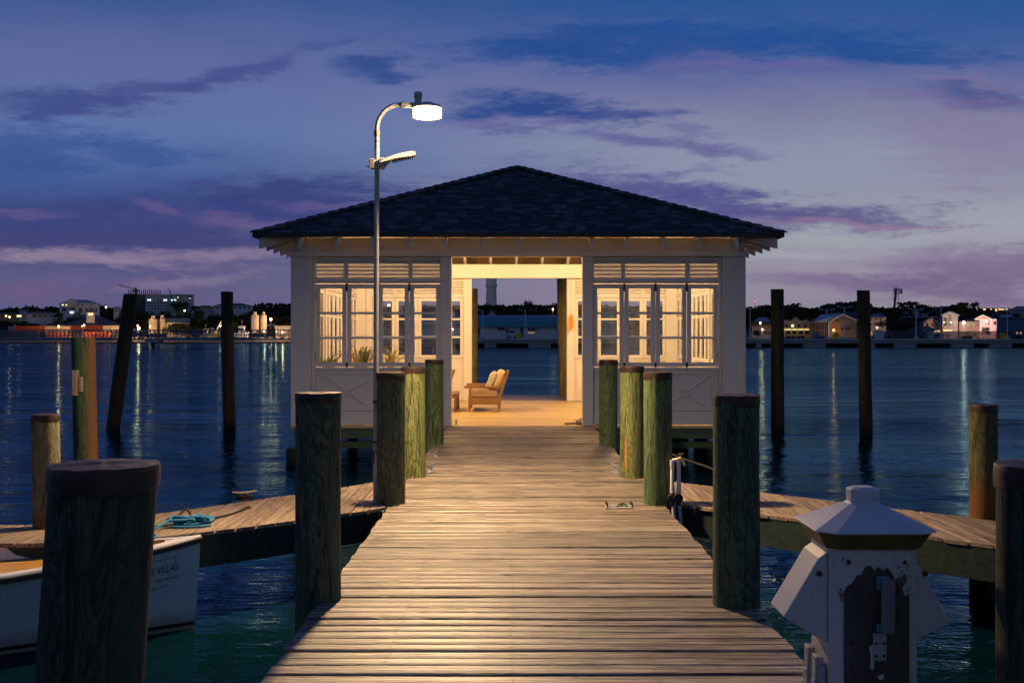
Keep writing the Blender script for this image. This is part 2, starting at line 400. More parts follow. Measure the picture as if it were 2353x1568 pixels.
# ------------------------------------------------------------------ piles
def pile_mesh(name, mat, xb, yb, xt, yt, ztop, r, zb=-2.2, parent=None, dome=False, seed=0, taper=1.04):
    mb = MB(); o = len(mb.v); n = 26; seg = 32
    zs = [zb+(ztop-zb)*i/n for i in range(n+1)]
    for z in zs:
        k = (z-0)/(ztop-0) if True else 0
        cx = xb+(xt-xb)*k; cy = yb+(yt-yb)*k
        rr = r*(taper-(taper-1)*(z-zb)/(ztop-zb))
        for i in range(seg):
            a = 2*PI*i/seg
            q = mnoise.noise(Vector((math.cos(a)*1.6+seed*7.3, math.sin(a)*1.6, z*1.1+seed)))
            q2 = mnoise.noise(Vector((math.cos(a)*6+seed, math.sin(a)*6, z*.8)))
            rv = rr*(1+.045*q+.018*q2)
            dz = 0
            if z == ztop: dz = .012*mnoise.noise(Vector((math.cos(a)*2+seed, math.sin(a)*2, 3)))*(0 if not dome else 1)
            mb.v.append((cx+rv*math.cos(a), cy+rv*math.sin(a), z+dz))
    for j in range(n):
        for i in range(seg):
            i2 = (i+1)%seg; a = j*seg
            mb.f.append((a+i, a+i2, a+seg+i2, a+seg+i))
    mb.f.append(tuple(n*seg+i for i in range(seg)))
    return mb.build(name, mat, parent, smooth=True)
def cap_mesh(x, y, z, r, h, parent, seed):
    mb = MB()
    def wob(an, zz, rr):
        q = mnoise.noise(Vector((math.cos(an)*2.2+seed*3, math.sin(an)*2.2, zz*8)))
        q2 = mnoise.noise(Vector((math.cos(an)*5+seed*3, math.sin(an)*5, 1)))
        return rr*(1+.035*q+.012*q2), (.014*q2 if zz < -.02 else .006*q)
    mb.lathe((x,y,z), [(r*1.02,-h),(r*1.035,-h*.5),(r*1.035,-.004),(r*1.022,.001),(r*.8,.003),(r*.4,.005),(r*.05,.004)], 36, wob)
    return mb.build('cap', M['cap'], parent, smooth=True)
def dock_pile(xc, Y, ztop, mat, label, r=.135, xt=None, seed=0, cap=True, caph=.068, group='timber piles along the dock'):
    xb = PX(xc, Y); xt = xb if xt is None else PX(xt, Y)
    p = thing('dock_pile', label, 'pile', (xb, Y, 0), group)
    pile_mesh('post', mat, xb, Y, xt, Y, ztop-.004, r, parent=p, seed=seed)
    if cap: cap_mesh(xt, Y, ztop, r, caph, p, seed)
    return p
dock_pile(731, 6.90, 1.25, M['pile_dark'], 'dark green capped pile at the left dock edge, first one beyond the leaning pile', seed=1, caph=.062)
dock_pile(897.5, 10.80, 1.247, M['pile_dark'], 'dark swirl-grained capped pile standing right beside the tall lamp pole', seed=2)
dock_pile(949.5, 12.82, 1.24, M['pile_olive'], 'bright olive pile with a brown cap, just behind the pile beside the lamp pole', seed=3)
dock_pile(998, 16.7, 1.24, M['pile_green'], 'green pile nearest the pavilion on the left side of the dock', seed=4)
dock_pile(1691.5, 6.74, 1.245, M['pile_dgreen'], 'dark green capped pile at the right dock edge, beside the power pedestal', seed=5, caph=.062)
dock_pile(1511, 10.80, 1.247, M['pile_green'], 'green capped pile with the water tap pipes against its side', seed=6)
p = dock_pile(1452, 12.8, 1.25, M['pile_olive'], 'light green pile with a long orange split in its lower face', seed=7)
sx = PX(1452,12.8)
mb = MB(); 
for k in range(7):
    z = .08+k*.065; w = .035 if 0 < k < 6 else .02
    a0 = -PI/2-.62; 
    def q(a, rr, zz): return (sx+rr*math.cos(a), 12.8+rr*math.sin(a), zz)
    if k < 6:
        w2 = .035 if k+1 < 6 else .012
        mb.hexa([q(a0-w*3,.125,z),q(a0+w*3,.125,z),q(a0+w*3,.142,z),q(a0-w*3,.142,z),q(a0-w2*3,.125,z+.065),q(a0+w2*3,.125,z+.065),q(a0+w2*3,.142,z+.065),q(a0-w2*3,.142,z+.065)])
mb.build('split', plain('raw_orange_wood', (.42,.2,.05,1), .6, 0, .3, 30), p)
dock_pile(1397, 16.6, 1.24, M['pile_green'], 'green capped pile nearest the pavilion on the right side of the dock', seed=8)
dock_pile(160, 2.96, 1.262, M['pile_near'], 'large leaning pile in the left foreground with a dark wrapped cap', r=.137, xt=240, seed=9, caph=.062)
dock_pile(2420, 2.96, 1.262, M['pile_near'], 'large dark pile cut off by the right edge of the photo', r=.137, xt=2416, seed=10, caph=.06)
dock_pile(108, 9.45, .94, M['pile_tan'], 'short pale tan capped pile at the far end of the left finger pier', r=.112, xt=104, seed=11, caph=.06, group=None)
dock_pile(2259, 9.98, .99, M['pile_rust'], 'short brown capped pile on the back edge of the right finger pier', r=.118, seed=12, caph=.06, group=None)
p = dock_pile(198, 13.5, 1.58, M['pile_stain'], 'green mooring pile stained orange with a board nailed to it', r=.135, xt=191, seed=13, cap=False, group='mooring piles standing in the water')
mb = MB(); mb.box(PX(168,13.3), PX(178,13.3), 13.26, 13.36, PZ(908,13.3), PZ(850,13.3))
mb.box(PX(180,13.3), PX(186,13.3), 13.3, 13.38, PZ(900,13.3), PZ(866,13.3))
mb.build('fender_board', wood('grey_fender', [(.12,.09,.07,1),(.25,.2,.16,1),(.36,.3,.25,1)], 2, 16, .08, .7, .5, .003, False), p, bevel=.004)
for (xb, xt, Y, zt, r, lb, sd) in [
    (268, 300, 27.4, 2.60, .165, 'thick dark mooring pile leaning to the right, out in the water left of the pavilion', 14),
    (526, 521, 28.5, 2.70, .150, 'slim dark upright mooring pile close to the left of the pavilion', 15),
    (1786, 1785.5, 27.8, 2.73, .158, 'upright mooring pile with a rusty foot, nearest the right side of the pavilion', 16),
    (1988, 1983, 26.0, 2.63, .143, 'dark slim mooring pile, farther right from the pavilion than its neighbour', 17),
    (1081, 1081, 29.9, 2.83, .19, 'mooring pile seen through the pavilion at the left of the rear doorway', 18),
    (1302, 1294, 29.9, 4.3, .20, 'tall swirl-grained pile seen through the pavilion at the right of the rear doorway', 19)]:
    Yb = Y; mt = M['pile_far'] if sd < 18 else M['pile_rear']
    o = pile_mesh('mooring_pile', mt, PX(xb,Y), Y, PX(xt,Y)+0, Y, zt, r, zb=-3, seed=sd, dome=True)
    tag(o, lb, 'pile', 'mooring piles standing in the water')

# ------------------------------------------------------------------ main dock
DXL, DXR = -1.15, 1.43
dock = thing('dock', 'main wooden dock of weathered cross boards leading to the pavilion', 'dock', (0, 10, 0))
rows = []
mb = MB(); y = -1.5; rr = random.Random(3)
while y < 19.98:
    w = .122+rr.uniform(-.016,.014); y1 = min(y+w, 19.985)
    wide = .0
    a = DXL-rr.uniform(0,.02)-wide; bq = DXR+rr.uniform(0,.02)
    z = rr.uniform(-.010,.004); n = 22
    # cupped board, gently wandering edges
    pts = []
    for i in range(n+1):
        x = a+(bq-a)*i/n
        e0 = .006*mnoise.noise(Vector((x*1.3, y*9, 1)))+.003*mnoise.noise(Vector((x*9, y*9, 2))); e1 = .006*mnoise.noise(Vector((x*1.3, y*9, 5)))+.003*mnoise.noise(Vector((x*9, y*9, 6)))
        zz = z+.004*mnoise.noise(Vector((x*.8, y*3, 9)))
        pts.append([(x,y+e0,zz-.035),(x,y+e0,zz-.006),(x,y+.009+e0,zz),(x,(y+y1)/2,zz-.003),(x,y1-.009+e1,zz),(x,y1+e1,zz-.006),(x,y1+e1,zz-.035)])
    o = len(mb.v)
    for pr in pts: mb.v += pr
    for i in range(n):
        for k in range(6):
            mb.f.append((o+i*7+k, o+i*7+k+1, o+(i+1)*7+k+1, o+(i+1)*7+k))
        mb.f.append((o+i*7+6, o+i*7, o+(i+1)*7, o+(i+1)*7+6))
    mb.f.append(tuple(o+k for k in range(7))); mb.f.append(tuple(o+n*7+k for k in range(7)))
    rows.append((y, z)); y = y1+rr.choice((.006,.008,.011,.014,.018))
nf_ = len(mb.f)
for (yy_, zz_) in rows:
    for jx_ in (DXL+.085, -.62, 0.0, .685, DXR-.085):
        for dy_ in (.030, .080):
            X_ = jx_+rr.uniform(-.012,.012); Y_ = yy_+dy_+rr.uniform(-.006,.006); o = len(mb.v)
            mb.v += [(X_+.0055*math.cos(k*PI/3), Y_+.0055*math.sin(k*PI/3), zz_+.0052) for k in range(6)]; mb.f.append(tuple(o+k for k in range(6)))
dk_ = mb.build('decking', M['deck'], dock, fix=False)
dk_.data.materials.append(M['rust'])
for i_, p_ in enumerate(dk_.data.polygons):
    if i_ >= nf_: p_.material_index = 1
mb = MB()
for jx0, jx1 in ((DXL+.06,DXL+.11),(DXR-.11,DXR-.06),(-.05,.05),(.65,.72),(-.65,-.58)):
    MB().box(jx0,jx1,-1.5,19.9,-.30,-.04).build('joist', M['beam'], dock)
mb = MB(); yy = 2.0
while yy < 20:
    MB().box(DXL-.02,DXR+.02,yy,yy+.08,-.52,-.305).build('cross_beam', M['beam'], dock); yy += 2.4

# ------------------------------------------------------------------ finger piers
def finger(name, label, back, front, xs, sgn, fm):
    th = thing(name, label, 'finger pier', (xs[0], 10, 0))
    def at(line, x):
        for (xa,ya),(xb,yb) in zip(line[:-1], line[1:]):
            lo, hi = min(xa,xb), max(xa,xb)
            if lo <= x <= hi: return ya+(yb-ya)*(x-xa)/(xb-xa)
        return line[0][1] if abs(x-line[0][0]) < abs(x-line[-1][0]) else line[-1][1]
    mb = MB(); x = xs[0]; rr = random.Random(int(abs(xs[1])*10))
    while (x < xs[1]) if sgn > 0 else (x > xs[1]):
        w = .14; x1 = x+sgn*w; a, bb = min(x,x1)+.005, max(x,x1)-.005
        j0, j1 = rr.uniform(-.02,.025), rr.uniform(-.02,.02); z = rr.uniform(-.003,.003)
        fa, fb, ba, bb2 = at(front,a)-.02+j0, at(front,bb)-.02+j0, at(back,a)+j1, at(back,bb)+j1
        P = [(a,fa,z-.036),(bb,fb,z-.036),(bb,bb2,z-.036),(a,ba,z-.036),(a,fa,z),(bb,fb,z),(bb,bb2,z),(a,ba,z)]
        mb.hexa(P); x = x1
    mb.build('decking', M['deck_finger'], th, bevel=.004, seg=1)
    for nm, line, off in (('front_beam', front, .04), ('back_beam', back, -.10)):
        q = MB()
        for (xa,ya),(xb,yb) in zip(line[:-1], line[1:]):
            d = Vector((xb-xa, yb-ya, 0)).normalized()
            q.bar((xa,ya+off,-.165), (xb,yb+off,-.165), .06, .25)
        q.build('side_beam', fm, th)
    return th
finger('finger_pier', 'left finger pier angling toward the camera with coiled blue rope on its boards',
       [(-1.17,12.85),(-1.505,12.34),(-2.186,11.41),(-3.223,10.12),(-3.62,9.62),(-6.6,9.30)],
       [(-1.17,10.6),(-1.27,10.45),(-2.187,9.54),(-2.60,9.18),(-3.1,8.78),(-6.6,8.6)], (-1.18,-6.5), -1, M['fbeam'])
finger('finger_pier', 'right finger pier of bare boards passing behind the white power pedestal',
       [(1.44,12.75),(1.83,12.33),(2.543,11.57),(3.137,10.92),(4.21,9.77),(5.6,8.3)],
       [(1.44,10.86),(1.593,10.74),(2.235,10.17),(3.713,8.65),(5.6,6.9)], (1.45,5.5), 1, M['fbeam'])
# ------------------------------------------------------------------ pavilion
PC = .11; HW = 4.02; YF, YB = 20.0, 27.75; YM = (YF+YB)/2
fx = lambda x: (x-1176)/130.0
fz = lambda y: 1.6-(y-770)/130.0
pav = thing('pavilion', 'white square boat pavilion with dark shingled hip roof and lit windows at the dock end', 'pavilion', (PC, YM, 0))
# glass: thin reflective pane
def glassmat(name, tint, refl):
    m = bpy.data.materials.new(name); m.use_nodes = True; t = NT(m.node_tree); m.node_tree.nodes.clear()
    lw = t.new('LayerWeight', Blend=.12)
    f = t.mr(lw.outputs['Fresnel'], 0, 1, refl, .85, 'LINEAR')
    co = t.new('TexCoord').outputs['Object']; n = t.noise(co, 1.2, 2, .5)
    g = t.new('BsdfGlossy', Roughness=.03, Color=(.9,.9,.9,1))
    bp = t.new('Bump', Strength=.04, Distance=.02, Height=n.outputs[0]); t.l.new(bp.outputs[0], g.inputs['Normal'])
    tr = t.new('BsdfTransparent', Color=tint)
    mx = t.new('MixShader', Fac=f); t.l.new(tr.outputs[0], mx.inputs[1]); t.l.new(g.outputs[0], mx.inputs[2])
    t.new('OutputMaterial', Surface=mx); return m
M['glass'] = glassmat('window_glass', (.93,.94,.93,1), .05)
class Wall:
    """maps wall coordinates (a along, d outward, z) to the world"""
    def __init__(s, side): s.side = side
    def b(s, mb, a0, a1, d0, d1, z0, z1):
        if s.side == 'F': mb.box(a0,a1,YF-d0,YF-d1,z0,z1)
        elif s.side == 'B': mb.box(a0,a1,YB+d0,YB+d1,z0,z1)
        elif s.side == 'L': mb.box(PC-HW-d0,PC-HW-d1,a0,a1,z0,z1)
        else: mb.box(PC+HW+d0,PC+HW+d1,a0,a1,z0,z1)
    def p(s, a, d, z):
        return {'F': (a,YF-d,z), 'B': (a,YB+d,z), 'L': (PC-HW-d,a,z), 'R': (PC+HW+d,a,z)}[s.side]
    def up(s): return {'F': (0,-1,0), 'B': (0,1,0), 'L': (-1,0,0), 'R': (1,0,0)}[s.side]
BW = 289/130.0
ZS, ZW0, ZW1, ZL0, ZL1, ZT = 1.045, 1.06, 2.51, 2.60, 2.935, 2.99
def bay(w, a0, flip=False):
    def A(px): px = (289-px) if flip else px; return a0+px/130.0
    D0 = -.115
    # louvre panels
    for (p0, p1) in ((2,66),(76,215),(224,287)):
        q = MB(); x0, x1 = sorted((A(p0), A(p1)))
        for (aa, ab, za, zb) in ((x0-.03,x0+.0,ZL0-.03,ZL1+.02),(x1,x1+.03,ZL0-.03,ZL1+.02),(x0,x1,ZL0-.03,ZL0),(x0,x1,ZL1,ZL1+.02)):
            w.b(q, aa, ab, D0-.06, D0+.01, za, zb)
        n = 5; hh = (ZL1-ZL0)/n
        for k in range(n):
            z = ZL0+hh*(k+.5)
            # slat tilted: outer edge low
            pts = [w.p(x0,D0+.005,z-hh*.50), w.p(x1,D0+.005,z-hh*.50), w.p(x1,D0-.050,z+hh*.26), w.p(x0,D0-.050,z+hh*.26)]
            pts2 = [(a,b,c+.020) for a,b,c in pts]
            q.hexa(pts+pts2)
        q.build('louvre_panel', M['trim'], pav)
    # rails filling round the louvres
    q = MB()
    w.b(q, a0, a0+BW, D0-.05, D0, ZW1+.012, ZL0-.031)
    w.b(q, a0, a0+BW, D0-.05, D0, ZL1+.021, ZT)
    xs = sorted([A(2)-.031*(1 if not flip else -1), A(66)+.031*(1 if not flip else -1), A(76)-.031*(1 if not flip else -1), A(215)+.031*(1 if not flip else -1), A(224)-.031*(1 if not flip else -1), A(287)+.031*(1 if not flip else -1)])
    for (s0, s1) in ((xs[1],xs[2]),(xs[3],xs[4])):
        if s1-s0 > .002: w.b(q, s0, s1, D0-.05, D0+.004, ZL0-.03, ZL1+.02)
    w.b(q, a0-.004, a0+BW+.004, D0-.02, D0+.018, ZW1+.03, ZW1+.055)
    q.build('window_surround', M['trim'], pav, bevel=.003, seg=1)
    q = MB(); w.b(q, a0-.01, a0+BW+.01, D0-.06, D0+.03, ZS-.055, ZS-.012); q.build('sill', M['trim'], pav, bevel=.003, seg=1)
    # four casements
    sw = (289/4)/130.0
    for k in range(4):
        s0 = a0+k*sw+.004; s1 = a0+(k+1)*sw-.004
        q = MB(); st = .078
        w.b(q, s0, s0+st, D0-.045, D0-.005, ZS, ZW1)
        w.b(q, s1-st, s1, D0-.045, D0-.005, ZS, ZW1)
        w.b(q, s0+st, s1-st, D0-.045, D0-.005, ZS, ZS+.075)
        w.b(q, s0+st, s1-st, D0-.045, D0-.005, ZW1-.078, ZW1)
        hgt = (ZW1-.078)-(ZS+.075)
        for j in (1,2):
            zc = ZS+.075+hgt*j/3; w.b(q, s0+st, s1-st, D0-.040, D0-.008, zc-.022, zc+.022)
        c = q.build('casement_window', M['trim'], pav, bevel=.004, seg=1)
        g = MB(); w.b(g, s0+st-.005, s1-st+.005, D0-.028, D0-.024, ZS+.07, ZW1-.07); g.build('pane', M['glass'], c)
    # espagnolette latches between casements
    for k in (1,2,3):
        for zc, s in ((ZW1-.03, 1), (ZS+.03, -1)):
            q = MB(); xa = a0+k*sw
            w.b(q, xa-.016, xa+.016, D0-.005, D0+.008, zc-.10, zc+.045)
            w.b(q, xa-.028, xa+.028, D0-.003, D0+.012, zc-.06, zc-.045)
            w.b(q, xa-.028, xa+.028, D0-.003, D0+.012, zc+.015, zc+.03)
            q.tube([w.p(xa,D0+.008,zc-.02), w.p(xa,D0+.035,zc-.02)], .012, 8)
            q.build('latch', M['brass'], pav)
    if w.side != 'B':
        for xa in (a0-.004, a0+BW+.004):
            for zc in (ZS+.2, ZW1-.2): q = MB(); w.b(q, xa-.010, xa+.010, D0-.005, D0+.006, zc-.06, zc+.06); q.build('hinge', M['brass'], pav)
    # lower panel: field board, rails, raised crosses with a ring
    q = MB()
    w.b(q, a0, a0+BW, D0-.05, D0-.02, .012, ZS-.056)
    w.b(q, a0, a0+BW, D0-.02, D0, .014, .24)
    w.b(q, a0, a0+BW, D0-.0, D0+.016, .016, .17)
    w.b(q, a0, a0+BW, D0-.02, D0, ZS-.12, ZS-.057)
    hw = 62/130.0
    for cpx in (76, 213):
        c = A(cpx); z0, z1 = .26, .925; zc = .585
        for (aa, ab, za, zb) in ((c-hw,c+hw,z0,z0+.014),(c-hw,c+hw,z1-.014,z1),(c-hw,c-hw+.014,z0+.0141,z1-.0141),(c+hw-.014,c+hw,z0+.0141,z1-.0141)):
            w.b(q, aa, ab, D0-.02, D0+.006, za, zb)
        for sx_ in (-1,1):
            for sz_ in (-1,1):
                e = (c+sx_*hw*.97, zc+sz_*(z1-z0)/2*.95); s_ = (c+sx_*.06, zc+sz_*.042)
                q.bar(w.p(s_[0],D0-.008,s_[1]), w.p(e[0],D0-.008,e[1]), .026, .026, w.up())
        ring = [w.p(c+.066*math.cos(2*PI*i/20), D0-.012, zc+.066*math.sin(2*PI*i/20)) for i in range(21)]
        q.tube(ring, .013, 6, cap=False)
        for i in range(5):
            an = PI/2+2*PI*i/5; q.bar(w.p(c,D0-.015,zc), w.p(c+.042*math.cos(an),D0-.015,zc+.042*math.sin(an)), .014, .010, w.up())
    q.build('wall_panel', M['white'], pav, bevel=.002, seg=1)
def post(w, a0, a1, d0, d1, z0=0.004, z1=ZT):
    q = MB(); w.b(q, a0, a1, d0, d1, z0, z1); return q.build('post', M['white'], pav, bevel=.006, seg=1)
for side in 'FB':
    w = Wall(side)
    sh = 0 if side == 'F' else .09
    L0 = fx(722)+sh; R0 = fx(1363)+sh
    bay(w, L0); bay(w, R0, True)
    post(w, PC-HW, fx(714), -.36, 0, z0=(.004)); post(w, fx(1660), PC+HW, -.36, 0)
    post(w, fx(714)+.002, fx(722)-.002+sh, -.17, -.06)
    if not sh: post(w, fx(1652)+.002, fx(1660)-.002, -.17, -.06)
    post(w, fx(1011)+.002+sh, fx(1037)+sh, -.22, -.0); post(w, fx(1338)+sh, fx(1363)-.002+sh, -.22, -.0)
    # beams above
    q = MB(); w.b(q, PC-HW+.02, PC+HW-.02, -.20, -.03, fz(578)+.002, fz(548)+.02)
    q.build('top_beam', M['white'], pav, bevel=.004, seg=1)
    q = MB(); w.b(q, PC-HW-.03, PC+HW+.03, -.22, .035, ZT+.002, fz(578))
    q.build('cornice', M['trim'], pav, bevel=.006, seg=1)
for side in 'LR':
    w = Wall(side); y0 = YF+.40
    gap = (YB-YF-.80-3*BW)/2
    for k in range(3):
        bay(w, y0+k*(BW+gap), k == 2)
        if k < 2: post(w, y0+k*(BW+gap)+BW+.002, y0+(k+1)*(BW+gap)-.002, -.20, -.04)
    for ya in (YF+.362, YB-.398): post(w, ya, ya+.036, -.17, -.06)
    q = MB(); w.b(q, YF+.21, YB-.21, -.20, -.03, fz(578)+.002, fz(548)+.02); q.build('top_beam', M['white'], pav)
    q = MB(); w.b(q, YF+.225, YB-.225, -.22, .035, ZT+.002, fz(578)); q.build('cornice', M['trim'], pav)
# inner rear header beam (white) above the rear doorway
q = MB(); q.box(PC-HW+.38, PC+HW-.38, YB-.36, YB-.23, 2.985, 3.30)
q.build('header_beam', M['trim'], pav, bevel=.004)
q = MB()
for xx in (1075, 1083, 1292, 1285):
    X = PX(xx, YB-.36); q.tube([(X, YB-.36, PZ(618 if xx in (1075,1292) else 629, YB-.3)), (X, YB-.375, PZ(618 if xx in (1075,1292) else 629, YB-.3))], .018, 10)
q.build('bolt_head', M['trim'], pav)
# floor
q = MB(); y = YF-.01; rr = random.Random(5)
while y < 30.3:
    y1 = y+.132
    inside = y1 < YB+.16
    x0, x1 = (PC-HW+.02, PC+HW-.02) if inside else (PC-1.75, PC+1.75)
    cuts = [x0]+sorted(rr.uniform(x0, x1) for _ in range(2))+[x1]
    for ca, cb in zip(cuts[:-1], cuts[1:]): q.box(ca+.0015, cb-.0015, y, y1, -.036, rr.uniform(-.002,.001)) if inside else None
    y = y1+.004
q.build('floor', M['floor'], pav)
q = MB(); y = YB+.16
while y < 30.3:
    q.box(PC-1.9, PC+1.9, y, y+.136, -.036, rr.uniform(-.003,.002)); y += .146
q.build('rear_decking', M['deck'], pav)
q = MB()
q.box(PC-HW+.05, PC+HW-.05, YF+.03, YF+.09, fz(1007), -.04); q.box(PC-HW+.05, PC+HW-.05, YF+.20, YF+.28, fz(1031), fz(1016))
q.box(PC-HW+.05, PC+HW-.05, YB-.1, YB, -.25, -.04)
for k in range(14):
    xx = PC-HW+.2+k*.58; q.box(xx, xx+.05, YF+.1, YB-.12, -.235, -.042)
q.build('floor_beam', M['beam'], pav)
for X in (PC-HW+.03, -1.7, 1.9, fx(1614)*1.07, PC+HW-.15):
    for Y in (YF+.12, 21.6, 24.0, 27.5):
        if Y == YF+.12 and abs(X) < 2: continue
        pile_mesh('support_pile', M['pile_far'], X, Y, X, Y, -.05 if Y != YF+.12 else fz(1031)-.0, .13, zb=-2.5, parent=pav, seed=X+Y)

# roof
EO = .514; HE = HW+EO; ZE = 3.36; APX = Vector((PC, YM, 5.12)); HY = (YB-YF)/2+EO
cor = [Vector((PC-HE,YM-HY,ZE)), Vector((PC+HE,YM-HY,ZE)), Vector((PC+HE,YM+HY,ZE)), Vector((PC-HE,YM+HY,ZE))]
q = MB()
dn = Vector((0,0,-.05))
for i in range(4):
    a, b2 = cor[i], cor[(i+1)%4]
    q.add([a, b2, APX, a+dn, b2+dn, APX+dn], [(0,1,2),(5,4,3),(0,3,4,1)])
q.build('roof_sheathing', M['ceil'], pav, fix=False)
m, t, b = newmat('slate_shingles')
geo = t.new('NewGeometry'); rnd = geo.outputs['Random Per Island']
co = t.new('TexCoord').outputs['Object']
n1 = t.noise(co, 30, 4, .6); n0 = t.noise(co, 1.2, 3, .6)
k = t.math('ADD', t.math('MULTIPLY', t.math('POWER', rnd, 2.5), .8), t.math('ADD', t.math('MULTIPLY', n1.outputs[0], .2), t.math('MULTIPLY', t.math('SUBTRACT', n0.outputs[0], .5), .3)))
t.put(b.inputs['Base Color'], t.ramp(k, [(.05, (.024,.029,.036,1)), (.40, (.052,.062,.074,1)), (.95, (.145,.165,.185,1))]))
b.inputs['Roughness'].default_value = .55
bump(t, b, n1.outputs[0], .6, .004); M['shingle'] = m
rr = random.Random(11)
for i in range(4):
    a, b2 = cor[i], cor[(i+1)%4]
    mid = (a+b2)/2; ux = (b2-a).normalized(); sl = (APX-mid); SL = sl.length; sv = sl.normalized(); nn = ux.cross(sv).normalized()
    half = (b2-a).length/2
    q = MB(); ex = .142; nC = int(SL/ex)+1
    for c in range(nC):
        s0 = c*ex-.03; s1 = s0+ex+.05
        w0 = half*(1-max(0,s0)/SL)+.02; w1 = max(0.0, half*(1-s1/SL))
        u = -w0
        while u < w0:
            wd = rr.uniform(.11,.24); e = min(u+wd-.005, w0)
            lim = lambda v, w: max(-w, min(w, v))
            jb = rr.uniform(-.008,.006); th = .026+rr.uniform(-.004,.006)
            P = lambda uu, ss, h: mid+ux*uu+sv*ss+nn*h
            u1, e1 = lim(u, w1), lim(e, w1)
            if s1 < SL and abs(e-u) > .02:
                q.hexa([P(u,s0+jb,.0),P(e,s0+jb,.0),P(e1,s1,.0),P(u1,s1,.0),P(u,s0+jb,th),P(e,s0+jb,th),P(e1,s1,.004),P(u1,s1,.004)])
            u += wd
    q.build('roof_shingles', M['shingle'], pav, fix=False)
    # hip cap tiles
    h0 = a; h1 = APX+Vector((0,0,.02)); hd = (h1-h0).normalized(); L = (h1-h0).length
    n2 = (cor[i]-cor[(i-1)%4]).normalized()
    q = MB(); s = -.02; sidev = hd.cross(Vector((0,0,1))).normalized(); upv = sidev.cross(hd).normalized()
    while s < L-.02:
        e = min(s+.34, L+.05)
        for sd in (-1, 1):
            p0 = h0+hd*s; p1 = h0+hd*e
            wv_ = sidev*sd*.125-Vector((0,0,1))*.028
            hb, he = .062, .030
            q.hexa([p0+upv*(hb-.018), p0+wv_+upv*(hb-.018), p1+wv_+upv*(he-.018), p1+upv*(he-.018),
                    p0+upv*hb, p0+wv_+upv*hb, p1+wv_+upv*he, p1+upv*he])
        s += .235
    q.build('hip_cap', M['shingle'], pav)
# fascia and drip edge
q = MB(); x0, x1, y0, y1 = PC-HE-.01, PC+HE+.01, YM-HY-.01, YM+HY+.01
for (a0,a1,b0,b1) in ((x0-.03,x1+.03,y0-.03,y0),(x0-.03,x1+.03,y1,y1+.03),(x0-.03,x0,y0,y1),(x1,x1+.03,y0,y1)):
    q.box(a0,a1,b0,b1,ZE-.075,ZE+.012)
q.build('fascia', M['fascia'], pav, bevel=.005)
# rafters (white tails outside, white inside)
def roof_z(X, Y):  # underside height
    kx = abs(X-PC)/HE; ky = abs(Y-YM)/HY; kk = max(kx, ky)
    return ZE+(APX.z-ZE)*(1-kk)-.05
def rafter(pa, pb, w=.055, dp=.215):
    za, zb = roof_z(*pa)-.002, roof_z(*pb)-.002
    d = Vector((pb[0]-pa[0], pb[1]-pa[1], 0)).normalized(); sd = Vector((d.y,-d.x,0))*w/2
    A_ = Vector((*pa,0)); B_ = Vector((*pb,0))
    q = MB()
    def v(P, z): return Vector((P.x,P.y,z))
    q.hexa([v(A_-sd,za-dp),v(A_+sd,za-dp),v(B_+sd,zb-dp),v(B_-sd,zb-dp),v(A_-sd,za),v(A_+sd,za),v(B_+sd,zb),v(B_-sd,zb)])
    q.build('rafter', M['white'], pav)
nR = 13
for k in range(nR):
    X = PC+(k-6)*.628
    f = abs(X-PC)/HE
    yin = YM-HY*f-.08 if f > .03 else YM-.3
    rafter((X, YM-HY+.03), (X, yin)); rafter((X, YM+HY-.03), (X, 2*YM-yin))
for k in range(13):
    Y = YM+(k-6)*.60; f = abs(Y-YM)/HY
    xin = HE*f+.08 if f > .03 else .3
    rafter((PC-HE+.03, Y), (PC-xin, Y)); rafter((PC+HE-.03, Y), (PC+xin, Y))
for c in cor:
    d = Vector((PC,YM,0))-Vector((c.x,c.y,0)); d.normalize(); s_ = Vector((c.x,c.y,0))+d*.10
    rafter((s_.x,s_.y), (PC-d.x*.1, YM-d.y*.1), .06, .24)

# ceiling lamps inside
lampm = emis('warm_bulb', (1,.57,.25,1), 1220)
pl0 = None
for i, (X, Y) in enumerate([(-2.3,22.3),(2.5,22.3),(-2.4,24.5),(2.6,24.5)]):
    zt = roof_z(X, Y)
    where = ['front left', 'front right', 'rear left', 'rear right'][i]
    lb = f'small warm globe lamp hanging under the {where} part of the pavilion ceiling'
    if pl0 is None:
        pl0 = thing('pendant_lamp', lb, 'ceiling lamp', (X, Y, 3.4), 'warm lamps under the pavilion roof')
        MB().sphere((X,Y,3.36), .09, 12, 8).build('bulb', lampm, pl0, smooth='all')
        MB().tube([(X,Y,3.46),(X,Y,zt-.01)], .012, 8).tube([(X,Y,3.44),(X,Y,3.49)], .045, 12).build('stem', M['brass'], pl0)
    else: dup(pl0, (X, Y, 3.4 if i < 2 else 3.56), lb)

